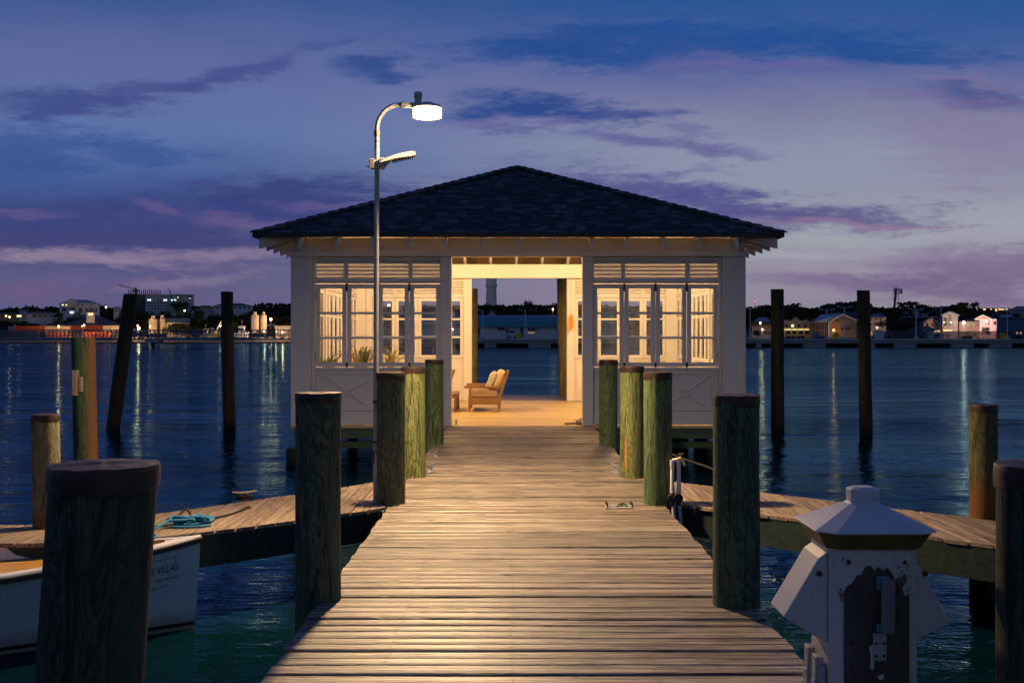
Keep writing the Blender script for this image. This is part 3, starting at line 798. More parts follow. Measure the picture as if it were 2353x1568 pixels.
# orange float hanging on the rear post
X, Y = PX(1311, YB-.38), YB-.40
fl = thing('hanging_float', 'small orange surfboard-shaped ornament with a dark stripe hanging on the rear post', 'ornament', (X, Y, PZ(740,Y)))
q = MB(); n = 28; hh, ww = 18.5*Y/F, 7.2*Y/F
zc = PZ(740,Y)
q.prism([(X+ww*math.sin(2*PI*i/n), zc+hh*math.cos(2*PI*i/n)) for i in range(n)], 'y', Y-.012, Y+.012)
q.build('board', plain('orange_paint', (.85,.28,.01,1), .35, 0, .1, 8), fl, bevel=.006)
q = MB(); q.box(X-.008, X+.008, Y-.016, Y-.0125, zc-hh*.72, zc+hh*.78)
for k in range(4): q.box(X-.012, X+.010, Y-.017, Y-.0125, zc-hh*.5+k*.055, zc-hh*.5+k*.055+.02)
q.build('stripe', M['black'], fl)
MB().tube([(X,Y,zc+hh-.005),(X+.004,Y,PZ(692,Y)),(X,Y+.02,PZ(640,Y))], .004, 5).build('cord', M['black'], fl)

# ------------------------------------------------------------------ armchair with cushions (seen from the side)
def chair(name, label, X0, Y0, wid, cush=True, grp=None):
    th = thing(name, label, 'armchair', (X0, Y0, 0), grp)
    k = .000767*1.0
    for iy, Y in enumerate((Y0, Y0+wid)):
        # front leg, shaped
        q = MB(); q.prism([(X0,0),(X0+.035,0),(X0+.052,.14),(X0+.052,.30),(X0+.045,.36),(X0+.045,.50),(X0+.010,.50),(X0+.006,.36),(X0,.32)], 'y', Y, Y+.055)
        q.build('leg', M['teak'], th, bevel=.004)
        # back leg and post in one sweep
        q = MB(); q.prism([(X0+.63,0),(X0+.668,0),(X0+.668,.10),(X0+.66,.25),(X0+.70,.36),(X0+.845,.80),(X0+.848,.845),(X0+.825,.850),(X0+.795,.80),(X0+.64,.40),(X0+.60,.27),(X0+.60,.14)], 'y', Y, Y+.055)
        q.build('leg', M['teak'], th, bevel=.004)
        q = MB(); q.prism([(X0-.085,.525),(X0-.075,.545),(X0-.05,.548),(X0+.40,.538),(X0+.62,.542),(X0+.69,.545),(X0+.68,.505),(X0+.60,.50),(X0+.5,.485),(X0,.500),(X0-.04,.490),(X0-.07,.493),(X0-.085,.508)], 'y', Y-.02, Y+.075)
        q.build('arm', M['teak'], th, bevel=.008)
        q = MB(); q.box(X0+.053, X0+.60, Y+.01, Y+.045, .153, .292); q.build('apron', M['teak'], th, bevel=.003)
    q = MB(); q.box(X0+.01, X0+.045, Y0+.056, Y0+wid-.001, .153, .292); q.build('apron', M['teak'], th)
    q = MB()
    q.bar((X0+.825,Y0+.056,.82),(X0+.825,Y0+wid,.82), .06, .035, (1,0,.35)); q.bar((X0+.70,Y0+.056,.42),(X0+.70,Y0+wid,.42), .05, .03, (1,0,.35))
    ns = int((wid-.1)/.09)
    for i in range(ns):
        Y = Y0+.1+i*(wid-.1)/ns; q.bar((X0+.70,Y,.42),(X0+.825,Y,.81), .05, .016, (1,0,-.3))
    q.build('backrest', M['teak'], th)
    q = MB(); q.box(X0+.05, X0+.62, Y0+.056, Y0+wid-.002, .285, .30); q.build('seat', M['teak'], th)
    if cush:
        cm = plain('cream_cushion', (.62,.50,.33,1), .85, 0, .06, 14, .3, .004)
        def cushion(c, s, rot, name, mat, seed):
            bm = bmesh.new(); bmesh.ops.create_cube(bm, size=1)
            bmesh.ops.subdivide_edges(bm, edges=bm.edges, cuts=7, use_grid_fill=True)
            Rm = Matrix.Rotation(rot, 4, 'Y'); o_ = ORG[th.name]
            for v in bm.verts:
                x, y, z = v.co*2
                ex = 1-.18*(y*y+z*z)*.5; v.co.y *= 1-.06*z*z; v.co.z *= 1-.06*y*y
                v.co.x *= (1-.55*max(abs(y),abs(z))**6)
                v.co.x += .05*mnoise.noise(Vector((y*1.5+seed, z*1.5, x)))
                v.co = Rm @ Vector((v.co.x*s[0], v.co.y*s[1], v.co.z*s[2]))
                v.co += Vector(c)-o_
            me = bpy.data.meshes.new(name); bm.to_mesh(me); bm.free(); me.materials.append(mat)
            for p_ in me.polygons: p_.use_smooth = True
            ob = bpy.data.objects.new(name, me); COL.objects.link(ob); ob.parent = th; return ob
        n_c = 2
        for i in range(n_c):
            yc = Y0+.07+(wid-.12)*(i+.5)/n_c; wy = (wid-.14)/n_c
            q = MB(); q.box(X0+.055, X0+.60, yc-wy/2, yc+wy/2, .302, .465); q.build('seat_cushion', cm, th, bevel=.035, seg=4, smooth=True)
            cushion((X0+.64, yc, .655), (.20, wy*.98, .42), .33, 'back_cushion', cm, i)
        m, t, b = newmat('patterned_pillow'); co = t.new('TexCoord').outputs['Object']
        nz = t.noise(co, 9, 1, .4, 1.5)
        t.put(b.inputs['Base Color'], t.ramp(nz.outputs[0], [(.0, (.62,.54,.40,1)), (.52, (.62,.54,.40,1)), (.56, (.12,.30,.32,1)), (.66, (.2,.36,.36,1)), (.7, (.62,.54,.40,1))]))
        b.inputs['Roughness'].default_value = .85
        cushion((X0+.485, Y0+.32, .655), (.15, .44, .40), .42, 'throw_pillow', m, 5)
    return th
chair('armchair', 'teak armchair with cream seat, back cushions and a blue patterned throw pillow', PX(1075.6,23.64), 23.64, 1.28)
chair('armchair', 'bare teak chair half hidden behind the left doorway post', PX(1041,24.4)-.845, 24.5, .62, cush=False)
X1, Ya, Yb2 = PX(1049,23.64), 23.64, 24.85
tb = thing('side_table', 'low slatted teak table half hidden behind the left doorway post', 'table', (X1-.4, Ya, 0))
q = MB()
for i in range(6): q.box(X1-.80+i*.137, X1-.80+i*.137+.128, Ya-.02, Yb2+.02, .355, .378)
q.build('table_top', M['teak'], tb, bevel=.003)
q = MB(); q.box(X1-.74,X1-.02,Ya+.01,Ya+.035,.28,.353); q.box(X1-.74,X1-.02,Yb2-.035,Yb2-.01,.28,.353); q.box(X1-.03,X1-.006,Ya+.04,Yb2-.04,.28,.353); q.build('apron', M['teak'], tb)
for xx in (X1-.78, X1-.055):
    for yy in (Ya, Yb2-.055): MB().box(xx, xx+.055, yy, yy+.055, 0, .354).build('leg', M['teak'], tb, bevel=.003)

# ------------------------------------------------------------------ potted plants inside the front windows
def leafmat(name, c1, c2):
    m, t, b = newmat(name); rnd = t.new('NewGeometry').outputs['Random Per Island']
    t.put(b.inputs['Base Color'], t.ramp(rnd, [(0, c1), (1, c2)])); b.inputs['Roughness'].default_value = .5
    b.inputs['Subsurface Weight'].default_value = 0
    return m
def plant(label, X, Y, zrim, n, L, cols, seed, hang=1.0):
    rr = random.Random(seed)
    th = thing('potted_plant', label, 'plant', (X, Y, 0))
    q = MB(); q.lathe((X,Y,0), [(.15,.005),(.20,.62),(.21,.67),(.18,.67),(.17,.62)], 20)
    q.build('pot', plain('terracotta', (.32,.13,.07,1), .8), th, smooth=True)
    q = MB()
    for i in range(n):
        a = rr.uniform(0, 2*PI); l = L*rr.uniform(.6,1.1); up = rr.uniform(.5,1.0)
        base = Vector((X+rr.uniform(-.06,.06), Y+rr.uniform(-.05,.05), .62)); d = Vector((math.cos(a), math.sin(a)*.55, 0)); sdv = Vector((-d.y, d.x, 0)).normalized()
        ns = 9; prev = None; w0 = rr.uniform(.014,.028)
        for s in range(ns+1):
            k = s/ns
            p = base+d*(l*(.25*k+.95*k*k))+Vector((0,0,(zrim-.62)*1.12*(.55+.45*up)*math.sin(k*PI*(.60+.22*(1-up)))))
            w = w0*math.sin(PI*min(.98,.12+k*.88))+.002
            cur = (p-sdv*w, p+Vector((0,0,-.4*w)), p+sdv*w)
            if prev: q.add([prev[0],prev[1],prev[2],cur[0],cur[1],cur[2]], [(0,1,4,3),(1,2,5,4)])
            prev = cur
    # join each leaf as an island
    bmn = q.build('leaves', leafmat('leaves_'+str(seed), *cols), th, fix=False)
    bm = bmesh.new(); bm.from_mesh(bmn.data); bmesh.ops.remove_doubles(bm, verts=bm.verts, dist=1e-5); bm.to_mesh(bmn.data); bm.free()
G1, G2, Y2 = (.10,.22,.02,1), (.38,.42,.04,1), (.75,.45,.05,1)  # yellows boosted: lamplight through the fronds is put into the leaf colour
plant('leafy green plant low in the leftmost front window', PX(752,20.6), 20.6, 1.22, 34, .42, (G1,G2), 41)
plant('arching yellow-green palm plant in the second front window beside the lamp pole', PX(830,20.65), 20.65, 1.34, 40, .65, (G1,Y2), 42)
plant('spiky plant coloured lamplit yellow in the third front window', PX(895,20.65), 20.65, 1.28, 26, .45, (G2,Y2), 43)
plant('low plant with an orange leaf showing in the right-hand front windows', PX(1545,21.2), 21.2, 1.09, 14, .35, (G1,(.6,.2,.02,1)), 44)
# ------------------------------------------------------------------ dock lamp
LY = 10.95
def LX(x): return PX(x, LY)
def LZ(y): return PZ(y, LY)
lp = thing('lamp_post', 'tall galvanised pole with a curved arm and a glowing round lamp, beside the dock', 'street lamp', (LX(866), LY, 0))
bx_ = LX(866)
q = MB()
q.tube([(bx_-.02,LY,-2.2),(bx_-.018,LY,-.1),(bx_-.014,LY,.55)], .022, 14)
q.tube([(bx_-.014,LY,.40),(bx_,LY,LZ(372)),(bx_,LY,LZ(305))], .0245, 14)
q.build('pole', M['galv'], lp, smooth=True)
q = MB(); arc = []
cx_, cz_ = LX(918), LZ(297)
for i in range(15):
    a = PI-PI/2*i/14; arc.append((cx_+(cx_-bx_)*math.cos(a), LY, cz_+(LZ(241)-cz_)*math.sin(a)))
arc = [(bx_,LY,LZ(316))]+arc+[(LX(924),LY,LZ(241))]
q.tube(arc, .0225, 14); q.build('arm', M['galv'], lp, smooth=True)
for (xo, za_, zb_, r_) in ((0,LZ(312),LZ(301),.030),(0,LZ(326),LZ(323),.028),(-.010,.945,.975,.031),(-.010,.56,.58,.031),(-.014,.36,.48,.034)):
    MB().tube([(bx_+xo,LY,za_),(bx_+xo,LY,zb_)], r_, 14).build('collar', M['rust'], lp, smooth=True)
q = MB(); q.tube([(bx_-.012,LY-.02,.5),(bx_-.01,LY-.05,.2),(bx_+.0,LY-.12,-.02),(bx_+.05,LY-.3,-.12),(bx_+.10,LY-.42,-.03)], .011, 8)
q.build('conduit', M['galv'], lp, smooth=True)
# lamp head
hx = LX(981)
q = MB()
q.lathe((hx,LY,0), [(.020,LZ(236)),(.055,LZ(236)),(.075,LZ(238.5)),(.130,LZ(243)),(.137,LZ(247.5)),(.137,LZ(249)),(.10,LZ(249.2))], 40)
q.build('lamp_housing', plain('lamp_housing_grey', (.6,.57,.54,1), .5, 0, .1), lp, smooth=True)
q = MB(); q.bar((LX(921),LY,LZ(241)), (hx-.07,LY,LZ(241)), .05, .035); q.box(LX(923),LX(925),LY-.035,LY+.035,LZ(248),LZ(232))
q.tube([(LX(932),LY-.03,LZ(246)),(LX(932),LY+.03,LZ(246))], .012, 8); q.bar((LX(925),LY,LZ(247)), (hx-.13,LY,LZ(247)), .03,.012)
q.build('bracket', M['galv'], lp, bevel=.003)
q = MB(); q.lathe((LX(957.5)+.012,LY,0), [(.034,LZ(240)),(.034,LZ(226)),(.040,LZ(225.5)),(.040,LZ(214)),(.034,LZ(212)),(.01,LZ(211.5))], 24)
q.build('photocell', plain('photocell_grey', (.42,.40,.40,1), .5), lp, smooth=True)
q = MB(); q.lathe((hx,LY,0), [(.130,LZ(249.5)),(.130,LZ(252)),(.121,LZ(254)),(.120,LZ(261)),(.114,LZ(265)),(.09,LZ(268)),(.05,LZ(269.6)),(.01,LZ(270))], 32)
q.build('lamp_lens', emis('lamp_lens_light', (1,.66,.345,1), 3500), lp, smooth=True)
# added light blocker: unseen half skirt behind the lens, dims lamplight on the pavilion
q = MB(); ns = 22
for rr_ in ((.138,.142),):
    for i in range(ns):
        a0_ = math.radians(8)+math.radians(164)*i/ns; a1_ = math.radians(8)+math.radians(164)*(i+1)/ns
        P = lambda a, r_, z: (hx+r_*math.cos(a), LY+r_*math.sin(a), z)
        z0_, z1_ = LZ(270.5), LZ(249)
        q.hexa([P(a0_,.138,z0_),P(a1_,.138,z0_),P(a1_,.142,z0_),P(a0_,.142,z0_),P(a0_,.138,z1_),P(a1_,.138,z1_),P(a1_,.142,z1_),P(a0_,.142,z1_)])
q.build('added_light_blocker', plain('blocker_black', (.02,.02,.02,1), .6), lp)
# second (unlit) slim fixture clamped to the pole
q = MB()
P0 = Vector((LX(876), LY, LZ(372))); P1 = Vector((LX(955), LY, LZ(353.5)))
n = 10; prev = None
for i in range(n+1):
    k = i/n; c = P0.lerp(P1, k)+Vector((0,0,.010*math.sin(PI*k))); w = .055+.02*math.sin(PI*min(1,k*1.1)); h = .012+.014*k**.7 if k < .95 else .016
    cur = [c+Vector((0,-w,-h)), c+Vector((0,w,-h)), c+Vector((0,w*.8,h)), c+Vector((0,-w*.8,h))]
    if prev: q.add(prev+cur, [(0,1,5,4),(1,2,6,5),(2,3,7,6),(3,0,4,7)]+([(0,3,2,1)] if i == 1 else [])+([(4,5,6,7)] if i == n else []))
    prev = cur
wf = plain('fixture_grey', (.30,.30,.29,1), .4, .1)
fx2 = q.build('flood_light', wf, lp, smooth=True)
q = MB()
for i in range(11):
    c = P0.lerp(P1, .34+i*.055)-Vector((0,.058,.026)); q.box(c.x-.004,c.x+.004,c.y-.008,c.y+.11,c.z-.008,c.z+.004)
q.build('cooling_fin', M['black'], fx2)
q = MB(); q.box(LX(850),LX(861),LY-.05,LY+.05,LZ(388),LZ(366)); q.box(LX(872),LX(883),LY-.05,LY+.05,LZ(388),LZ(364))
q.box(LX(861),LX(872),LY+.026,LY+.05,LZ(386),LZ(368)); q.prism([(LX(883),LZ(386)),(LX(896),LZ(372)),(LX(898),LZ(367)),(LX(883),LZ(367))], 'y', LY-.03, LY+.03)
q.build('clamp', M['galv'], lp, bevel=.003)
for zz in (LZ(371), LZ(383)):
    for yy in (-.036, .036): MB().tube([(LX(842),LY+yy,zz),(LX(885),LY+yy,zz)], .005, 6).build('bolt', M['galv'], lp)

# ------------------------------------------------------------------ cleats and ropes
def cleat(name, label, x, y, rz, s=1.0, mat=None, z=0.003, grp='metal cleats on the dock'):
    th = thing(name, label, 'cleat', (x,y,z), grp)
    ca, sa = math.cos(rz), math.sin(rz)
    def W_(u, v, w): return (x+(u*ca-v*sa)*s, y+(u*sa+v*ca)*s, z+w*s)
    q = MB()
    q.hexa([W_(-.075,-.03,0),W_(.075,-.03,0),W_(.075,.03,0),W_(-.075,.03,0),W_(-.065,-.022,.014),W_(.065,-.022,.014),W_(.065,.022,.014),W_(-.065,.022,.014)])
    for u in (-.035,.035): q.tube([W_(u*1.1,0,.01),W_(u*.9,0,.04),W_(u,0,.075)], [.02*s,.014*s,.017*s], 10)
    q.tube([W_(-.13,0,.098),W_(-.10,0,.090),W_(-.04,0,.080),W_(.04,0,.080),W_(.10,0,.090),W_(.13,0,.098)], [.007*s,.012*s,.016*s,.016*s,.012*s,.007*s], 10)
    q.build('body', mat or M['iron'], th, smooth=True)
    return th
cleat('cleat', 'grey metal cleat on the left dock edge beside the bright olive pile', PX(989,13.25), 13.25, 1.2, 1.0)
cleat('cleat', 'smaller metal cleat farther up the left dock edge, before the green pile', PX(1001,14.95), 14.95, 1.5, .7)
cleat('cleat', 'metal cleat on the boards at the left corner of the pavilion doorway', PX(1048,20.3), 20.3, 1.35, .9)
cleat('cleat', 'grey metal cleat on the right dock edge beside the light green split pile', PX(1413,13.2), 13.2, 1.9, 1.0)
cleat('cleat', 'metal cleat at the right pavilion doorway corner with pale rope wound on it', PX(1334,20.3), 20.3, .2, .9)
def rope(name, label, pts, r, mat, sub=8, par=None, strand=True):
    # Catmull-Rom through pts
    P = [Vector(p) for p in pts]; out = []
    for i in range(len(P)-1):
        p0, p1, p2, p3 = P[max(i-1,0)], P[i], P[i+1], P[min(i+2,len(P)-1)]
        for s in range(sub):
            u = s/sub
            out.append(.5*((2*p1)+(-p0+p2)*u+(2*p0-5*p1+4*p2-p3)*u*u+(-p0+3*p1-3*p2+p3)*u**3))
    out.append(P[-1])
    q = MB(); q.tube(out, r, 8); o = q.build(name, mat, par, smooth='all')
    if label: tag(o, label, 'rope')
    return o
def ropemat(name, c):
    m, t, b = newmat(name); co = t.new('TexCoord').outputs['Object']
    wv_ = t.new('TexWave', {'bands_direction': 'DIAGONAL'}, Vector=co, Scale=55.0, Distortion=1.0)
    n = t.noise(co, 40, 3)
    t.put(b.inputs['Base Color'], t.mix(t.math('MULTIPLY', wv_.outputs['Fac'], .6), tuple(x*.55 for x in c[:3])+(1,), c))
    b.inputs['Roughness'].default_value = .75; bump(t, b, t.math('ADD', wv_.outputs['Fac'], n.outputs[0]), .6, .003); return m
rb, rk, rw = ropemat('blue_rope', (.02,.30,.56,1)), ropemat('black_rope', (.018,.016,.018,1)), ropemat('pale_rope', (.42,.36,.28,1))
bx, by = PX(432,9.52), 9.52
def L_(u, v, z): return (bx+u, by+v, z)
rp = thing('rope_coil', 'tangled coil of bright blue rope on the left finger pier', 'rope', (bx,by,0))
pts = [L_(-.26,-.42,.03), L_(-.20,-.25,.02), L_(-.13,-.10,.06), L_(-.10,-.03,.085)]
for i in range(150):
    a = i*.42; k = 1-.30*math.sin(a*.13)**2
    pts.append(L_(.04+k*(.125*math.cos(a)+.050*math.cos(2.3*a+1)), .02+k*(.085*math.sin(a*1.03)+.045*math.sin(1.7*a)), .014+.035*(1+math.sin(1.37*a))*(.5+.5*k)*(1-abs(math.cos(a))*.35)))
pts += [L_(-.09,-.09,.013), L_(-.05,-.14,.013), L_(.10,-.12,.013), L_(.20,-.05,.013)]
rope('rope', None, pts, .0115, rb, 3, rp)
rope('rope', 'black mooring rope with a bight lying beside the blue coil on the left finger pier',
     [L_(-.24,-.12,.012), L_(-.14,-.02,.014), L_(-.02,.05,.02), L_(-.12,.12,.03), L_(-.2,.10,.02), L_(-.17,.07,.05), L_(-.02,.13,.06), L_(-.06,.20,.10), L_(-.10,.28,.10), L_(-.13,.2,.05), L_(-.06,.13,.03), L_(.05,.16,.04), L_(.02,.23,.03), L_(-.03,.16,.02), L_(.10,.24,.02), L_(.2,.48,.012), L_(.26,.74,.012), L_(.29,.92,.02), L_(.30,.98,-.02)], .0105, rk)
c2 = cleat('cleat', 'wooden cleat wrapped in black rope near the back edge of the left finger pier', PX(561,10.95), 10.95, .5, .92, plain('bleached_wood', (.38,.32,.22,1), .7), grp=None)
rope('rope', 'black rope wound round the wooden cleat on the left finger pier', [(PX(561,10.95)+.075*math.cos(a*.9), 10.95+.045*math.sin(a*.9), .012+.0018*a) for a in range(26)], .011, rk, 4)
for i, (x, y, lb) in enumerate([(576,1166,'small orange leaf nearer the wooden cleat on the left finger pier'), (609,1187,'small orange leaf by the front edge of the left finger pier')]):
    Y = 4160/(y-770); q = MB(); X = PX(x, Y)
    q.add([(X-.02,Y-.01,.004),(X,Y-.025,.012),(X+.022,Y,.004),(X+.004,Y+.02,.014)], [(0,1,2,3)])
    tag(q.build('fallen_leaf', plain('orange_leaf', (.5,.17,.02,1), .7), fix=False), lb, 'leaf', None)
cx2, cy2 = PX(1334,20.3), 20.3
rope('rope', 'pale rope wound on the doorway cleat and running down toward the water on the right',
     [(cx2-.20,cy2-.05,.02),(cx2-.28,cy2,.02),(cx2-.2,cy2+.06,.02),(cx2-.05,cy2+.03,.03),(cx2+.03,cy2-.06,.06),(cx2+.08,cy2+.03,.10),(cx2-.02,cy2+.05,.08),(cx2-.06,cy2-.05,.05),(cx2+.05,cy2-.07,.04),(cx2+.09,cy2+.04,.07),(cx2+.0,cy2+.05,.10),(cx2-.09,cy2-.04,.03),(cx2+.02,cy2-.05,.03),(cx2+.25,cy2-.05,.01),(PX(1378,20.2),20.1,-.02),(PX(1450,19.7),19.7,-.18),(PX(1560,18.9),18.9,-.43),(PX(1640,18.3),18.3,-.57),(PX(1680,18.1),18.1,-.75)], .018, rw, 7)

# junction plate with wires
jx, jy = PX(1422,10.53), 10.53
jb = thing('floor_box', 'open white floor box frame with bolts and green wires on the dock boards', 'floor box', (jx,jy,0))
q = MB(); pf = M['pvc']
q.box(jx-.13,jx+.13,jy-.075,jy-.055,.004,.014); q.box(jx-.13,jx+.13,jy+.055,jy+.075,.004,.014); q.box(jx-.13,jx-.10,jy-.0549,jy+.0549,.004,.014); q.box(jx+.10,jx+.13,jy-.0549,jy+.0549,.004,.014)
q.build('frame', pf, jb, bevel=.003)
for u in (-.115,.115):
    for v in (-.065,.065): MB().tube([(jx+u,jy+v,.012),(jx+u,jy+v,.055)], .007, 8).build('bolt', M['rust'], jb)
rope('wire', None, [(jx+.0,jy-.01,.01),(jx+.04,jy-.03,.03),(jx+.08,jy-.03,.02),(jx+.11,jy-.06,.018)], .006, plain('green_wire', (.02,.3,.08,1), .4), 6, jb)
rope('wire', None, [(jx-.02,jy,.01),(jx+.02,jy+.02,.035),(jx+.05,jy-.01,.03),(jx+.01,jy-.03,.02),(jx+.04,jy,.04),(jx+.07,jy+.01,.01)], .007, M['black'], 6, jb)

# water tap
tY = 10.62; tX = lambda x: PX(x,tY); tZ = lambda y: PZ(y,tY)
wt = thing('water_tap', 'white pipe standpipe with a brass tap and black valve beside the green pile', 'tap', (tX(1551),tY,0))
q = MB(); q.tube([(tX(1544),tY,tZ(1130)),(tX(1544),tY,tZ(1062)),(tX(1547),tY,tZ(1056)),(tX(1558),tY,tZ(1055))], .0185, 14)
q.tube([(tX(1559),tY,tZ(1130)),(tX(1559),tY,tZ(1062))], .0185, 14)
for (x, y0_, y1_) in ((1544,1072,1056),(1559,1068,1058),(1544,1131,1118),(1559,1131,1118)): q.tube([(tX(x),tY,tZ(y0_)),(tX(x),tY,tZ(y1_))], .023, 14)
q.tube([(tX(1546),tY,tZ(1160)),(tX(1552),tY-.02,tZ(1250)),(tX(1560),tY-.05,-1.0)], .018, 12); q.tube([(tX(1560),tY,tZ(1160)),(tX(1567),tY-.02,tZ(1250)),(tX(1572),tY-.05,-1.0)], .018, 12)
q.build('pipe', M['pvc'], wt, smooth=True)
q = MB(); q.tube([(tX(1544),tY,tZ(1130)),(tX(1544),tY,tZ(1160))], .022, 12); q.tube([(tX(1559),tY,tZ(1130)),(tX(1559),tY,tZ(1160))], .022, 12)
q.tube([(tX(1542),tY-.045,tZ(1142)),(tX(1542),tY+.045,tZ(1142))], .034, 16); q.tube([(tX(1556),tY-.06,tZ(1142)),(tX(1556),tY+.05,tZ(1142))], .045, 18)
q.build('valve', M['black'], wt, smooth=True, bevel=.004)
q = MB(); q.tube([(tX(1556),tY,tZ(1055)),(tX(1563),tY-.02,tZ(1051)),(tX(1568),tY-.03,tZ(1056)),(tX(1572),tY-.035,tZ(1068))], [.014,.018,.014,.013], 12)
q.tube([(tX(1563),tY-.02,tZ(1052)),(tX(1563),tY-.02,tZ(1042))], .007, 8); q.tube([(tX(1557),tY-.02,tZ(1042)),(tX(1569),tY-.02,tZ(1041))], .007, 8)
q.build('faucet', plain('old_brass', (.45,.36,.2,1), .35, .8, .15, 20), wt, smooth=True)

# ------------------------------------------------------------------ power pedestal
px0, py0 = 1.022, 3.30
pd = thing('power_pedestal', 'white octagonal dock power pedestal with peeling paint and a dark front panel', 'power pedestal', (px0,py0,0))
def chpoly(hx_, hy_, c): return [(-hx_+c,-hy_),(hx_-c,-hy_),(hx_,-hy_+c),(hx_,hy_-c),(hx_-c,hy_),(-hx_+c,hy_),(-hx_,hy_-c),(-hx_,-hy_+c)]
def ringmesh(q, secs):
    o = len(q.v); n = len(secs[0][0])
    for poly, z in secs: q.v += [(px0+u, py0+v, z) for u, v in poly]
    for i in range(len(secs)-1):
        for k in range(n):
            k2 = (k+1)%n; q.f.append((o+i*n+k, o+i*n+k2, o+(i+1)*n+k2, o+(i+1)*n+k))
    q.f.append(tuple(o+k for k in range(n))[::-1]); q.f.append(tuple(o+(len(secs)-1)*n+k for k in range(n)))
# peeling painted white
m, t, b = newmat('peeling_white_paint'); co = t.new('TexCoord').outputs['Object']
n1 = t.noise(co, 5.5, 8, .62, .3); n2 = t.noise(co, 40, 3); sepp = t.new('SeparateXYZ', Vector=co)
pk = t.mr(n1.outputs[0], .635, .645, 0, 1, 'LINEAR')
t.put(b.inputs['Base Color'], t.mix(pk, t.ramp(n2.outputs[0], [(.3, (.60,.59,.57,1)), (.7, (.68,.67,.65,1))]), (.14,.10,.055,1)))
n5 = t.noise(t.vm('MULTIPLY', co, (1,1,.35)), 22, 4, .6); base_ = b.inputs['Base Color'].links[0].from_socket
t.put(b.inputs['Base Color'], t.mix(t.mr(n5.outputs[0], .62, .72, 0, .65), base_, (.26,.13,.06,1)))
b.inputs['Roughness'].default_value = .5; bump(t, b, t.math('SUBTRACT', 1.0, pk), .6, .003); M['peel'] = m
q = MB(); ringmesh(q, [(chpoly(.125,.125,.032), 0.004), (chpoly(.125,.125,.032), 1.012)])
q.build('housing', M['peel'], pd, bevel=.003)
q = MB(); ringmesh(q, [(chpoly(.133,.133,.035), 1.000), (chpoly(.160,.160,.045), 1.046)])
q.build('soffit', plain('olive_stained_soffit', (.14,.115,.025,1), .6, 0, .3, 12), pd)
q = MB(); ringmesh(q, [(chpoly(.168,.168,.045), 1.048), (chpoly(.171,.171,.046), 1.052), (chpoly(.048,.048,.018), 1.112), (chpoly(.041,.041,.0165), 1.116), (chpoly(.042,.042,.017), 1.154), (chpoly(.026,.026,.011), 1.161)])
q.build('roof_cap', plain('cap_plastic', (.62,.64,.68,1), .4, 0, .05, 6), pd, bevel=.0025)
# dark front panel with a ragged upper edge
fy = py0-.125
q = MB(); rr = random.Random(8)
zt = [.875,.885,.90,.915,.925,.945,.94,.935,.94,.93,.94,.925,.90,.885,.865,.87]
pts2 = [(px0-.092,.02)]+[(px0-.092+.184*i/15, zt[i]+rr.uniform(-.006,.006)+.010) for i in range(16)]+[(px0+.092,.02)]
# thin panel lies just proud of the housing
q.prism(pts2, 'y', fy-.003, fy-.0005)
m, t, b = newmat('dark_weathered_panel'); co = t.new('TexCoord').outputs['Object']; n1 = t.noise(t.vm('MULTIPLY', co, (1,1,.25)), 14, 5, .6)
t.put(b.inputs['Base Color'], t.ramp(n1.outputs[0], [(.3, (.04,.034,.028,1)), (.55, (.075,.066,.058,1)), (.75, (.14,.13,.125,1))])); b.inputs['Roughness'].default_value = .7
q.build('front_panel', m, pd)
q = MB()
for (pp) in ([(-.092,.02),(-.070,.02),(-.072,.20),(-.070,.40),(-.075,.585),(-.092,.60)], [(.092,.02),(.083,.02),(.080,.3),(.084,.58),(.092,.60)],
             [(-.012,.735),(-.003,.742),(-.006,.70),(-.010,.665),(-.018,.668),(-.017,.71),(-.022,.728)], [(.002,.648),(.02,.652),(.018,.640),(.008,.635)], [(-.02,.44),(.03,.445),(.02,.40),(-.01,.405)], [(.045,.975),(.092,.99),(.092,.96),(.06,.955)]):
    MB().prism([(px0+u, z) for u, z in pp], 'y', fy-.0055, fy-.0032).build('paint_flake', M['white'], pd)
q = MB()
for (u, z) in ((-.078,.965),(.078,.965),(-.072,.74),(.078,.74)): MB().tube([(px0+u,fy,z),(px0+u,fy-.008,z)], .006, 8).build('screw', M['rust'], pd)
gp = plain('grey_handle', (.21,.205,.21,1), .6, 0, .15, 25)
q = MB(); q.box(px0+.003,px0+.040,fy-.045,fy-.022,.772,.925); q.build('handle', gp, pd, bevel=.008, seg=3)
for z0_, z1_ in ((.89,.928),(.772,.795)): MB().box(px0-.004,px0+.034,fy-.0215,fy-.006,z0_,z1_).build('handle_mount', plain('blue_plastic', (.10,.25,.38,1), .5), pd, bevel=.004)
q = MB(); q.box(px0-.012,px0+.026,fy-.010,fy-.0062,.690,.768)
q.build('latch_plate', M['iron'], pd, bevel=.003)
for u in (-.004,.018):
    for z in (.705,.740): MB().tube([(px0+u,fy-.010,z),(px0+u,fy-.014,z)], .004, 8).build('screw', M['rust'], pd)
